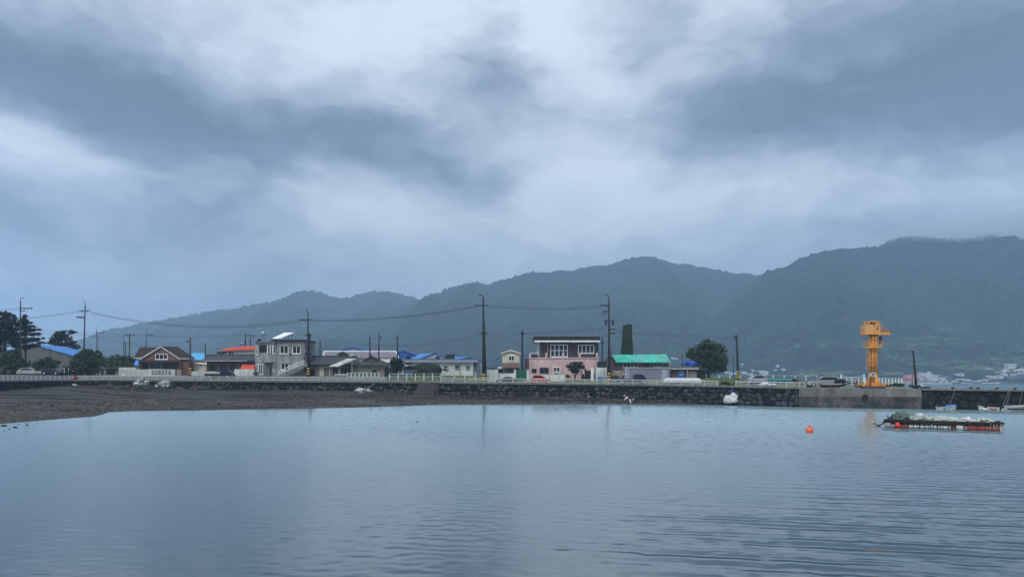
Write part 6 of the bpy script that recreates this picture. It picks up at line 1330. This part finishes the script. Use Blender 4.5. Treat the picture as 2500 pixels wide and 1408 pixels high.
def farhouse(px, q, w_, h_, Y, wc, rc, label, group):
    if q < 932:
        o_ = Vector((0, 0, EYE)); d_ = (W(px+w_/2, q, 1000)-o_).normalized(); hit = [h for h in (b.ray_cast(o_, d_) for b in HILLS) if h[0] is not None]
        if hit: Y = max(650, min(h[0].y for h in hit)-4)
    z0 = ZP(q, Y); x0, x1 = XP(px, Y), XP(px+w_, Y); H_ = h_*Y/F; D = 6
    r = thing('far_house', label, 'house', ((x0+x1)/2, Y, z0-2), group)
    MB().box(x0, x1, Y, Y+D, z0-1.6, z0+H_*.6).build('wall', MT[wc], r); MB().prism([(x0-.3, z0+H_*.6), ((x0+x1)/2 if w_ < 14 else x0+1.5, z0+H_), ((x0+x1)/2+.1 if w_ < 14 else x1-1.5, z0+H_), (x1+.3, z0+H_*.6)], Y-.4, Y+D+.4).build('roof', MT[rc], r)
mk('farwhite', (.58,.61,.63), .8, .12, .2); mk('fargrey', (.12,.13,.15), .8, .12, .2); mk('farblue', (.10,.18,.32), .8, .12, .2); mk('farred', (.28,.12,.10), .8, .12, .2); mk('farcream', (.65,.6,.4), .8, .12, .2)
slots = [(2460,891,22,5),(2481,886,10,3),(2492,897,12,4),(2414,903,14,4),(2430,905,16,4),(2461,896,18,3),(2433,911,18,4),(2455,907,10,6),(2466,911,20,5),(2484,909,12,7),(2495,905,14,5),
 (2416,922,26,5),(2440,920,10,6),(2466,925,12,5),(2478,923,26,7),(2408,928,10,5),(2420,930,20,4),(2394,931,12,4),(2372,931,14,3),(2356,929,16,4),(2341,928,12,4),(2330,931,12,3),(2384,934,14,4),(2404,938,38,4),(2444,936,16,4),(2352,937,10,3),(2312,937,14,3),(2366,937,12,3),(2336,915,8,3),(2347,914,7,3),(2474,918,9,5),(2490,915,14,5),(2452,915,9,4),
 (2310,924,14,6),(2292,920,12,6),(2284,923,10,5),(2505,903,20,6),(2510,915,24,7),(2530,925,30,7)]
slope = lambda q: 655+max(0, (928-q))*2.4
for i, (p, q, a, b) in enumerate(slots):
    wc = random.choice(('farwhite','fargrey','fargrey')); rc = random.choice(('farwhite','farwhite','fargrey','farblue','farred','farcream'))
    nm = {'farwhite':'white','fargrey':'grey','farblue':'blue','farred':'reddish','farcream':'cream'}[rc]
    farhouse(p, q, a, b, 644 if q > 932 else slope(q), wc, rc, 'tiny far house with a %s roof %s of the right-hand waterside village' % (nm, 'on the waterline' if q >= 933 else 'on the left fringe' if p < 2390 else 'on the lower slope' if q > 912 else 'on the upper slope'), 'houses of the far waterside village')
for i, (p, q, a, b) in enumerate(((1772,909,9,4),(1784,911,10,5),(1795,910,8,4),(1812,909,12,4),(1836,903,6,3),(1849,906,9,4),(1858,910,12,6),(1866,913,10,5),(1870,908,6,3),(1810,889,6,3),(1893,903,6,3),(1911,901,7,3),(1898,893,5,3),(1639,874,7,4),(1646,876,9,3),(1830,912,9,3))):
    farhouse(p, q, a, b, 720+(915-q)*6, 'farwhite', random.choice(('farwhite','fargrey','farblue')), 'tiny pale house low on the hillside behind the round tree and the striped pole', 'houses low on the far hillside')
for p, q0, q1 in ((2274,930,893),(2300,930,895),(2322,930,902)): MB().tube([W(p,q0,650), W(p,q1,650)], .18, 4).build('far_mast', MT['fargrey'], label='thin pale mast rising from the far shore by the rocky mound', cat='mast', group='masts on the far shore')
HAZE = .00038
# ------------------------------------------------------------ air: one box of thin pale haze round everything
hz_m = bpy.data.materials.new('air'); hz_m.use_nodes = True; hn = hz_m.node_tree.nodes; hn.clear()
ho = hn.new('ShaderNodeOutputMaterial'); hv = hn.new('ShaderNodeVolumePrincipled')
hv.inputs['Color'].default_value = (.50, .73, 1.0, 1); hv.inputs['Density'].default_value = HAZE; hv.inputs['Anisotropy'].default_value = .0
hz_m.node_tree.links.new(hv.outputs[0], ho.inputs['Volume'])
mm_ = bpy.data.materials.new('low cloud'); mm_.use_nodes = True; qn = mm_.node_tree.nodes; qn.clear()
qo = qn.new('ShaderNodeOutputMaterial'); qv = qn.new('ShaderNodeVolumePrincipled'); qv.inputs['Color'].default_value = (.85,.92,1,1); qv.inputs['Density'].default_value = .009
mm_.node_tree.links.new(qv.outputs[0], qo.inputs['Volume'])
h = MB(); h.blob(W(2480,588,1480), (260,260,36), .12, 1.2, 4, smooth=True); h.build('low_cloud', mm_, kind='stuff', center=False)
h = MB().box(-4200, 4200, -80, 5200, -4, 520); h.build('haze', hz_m, kind='stuff', center=False)
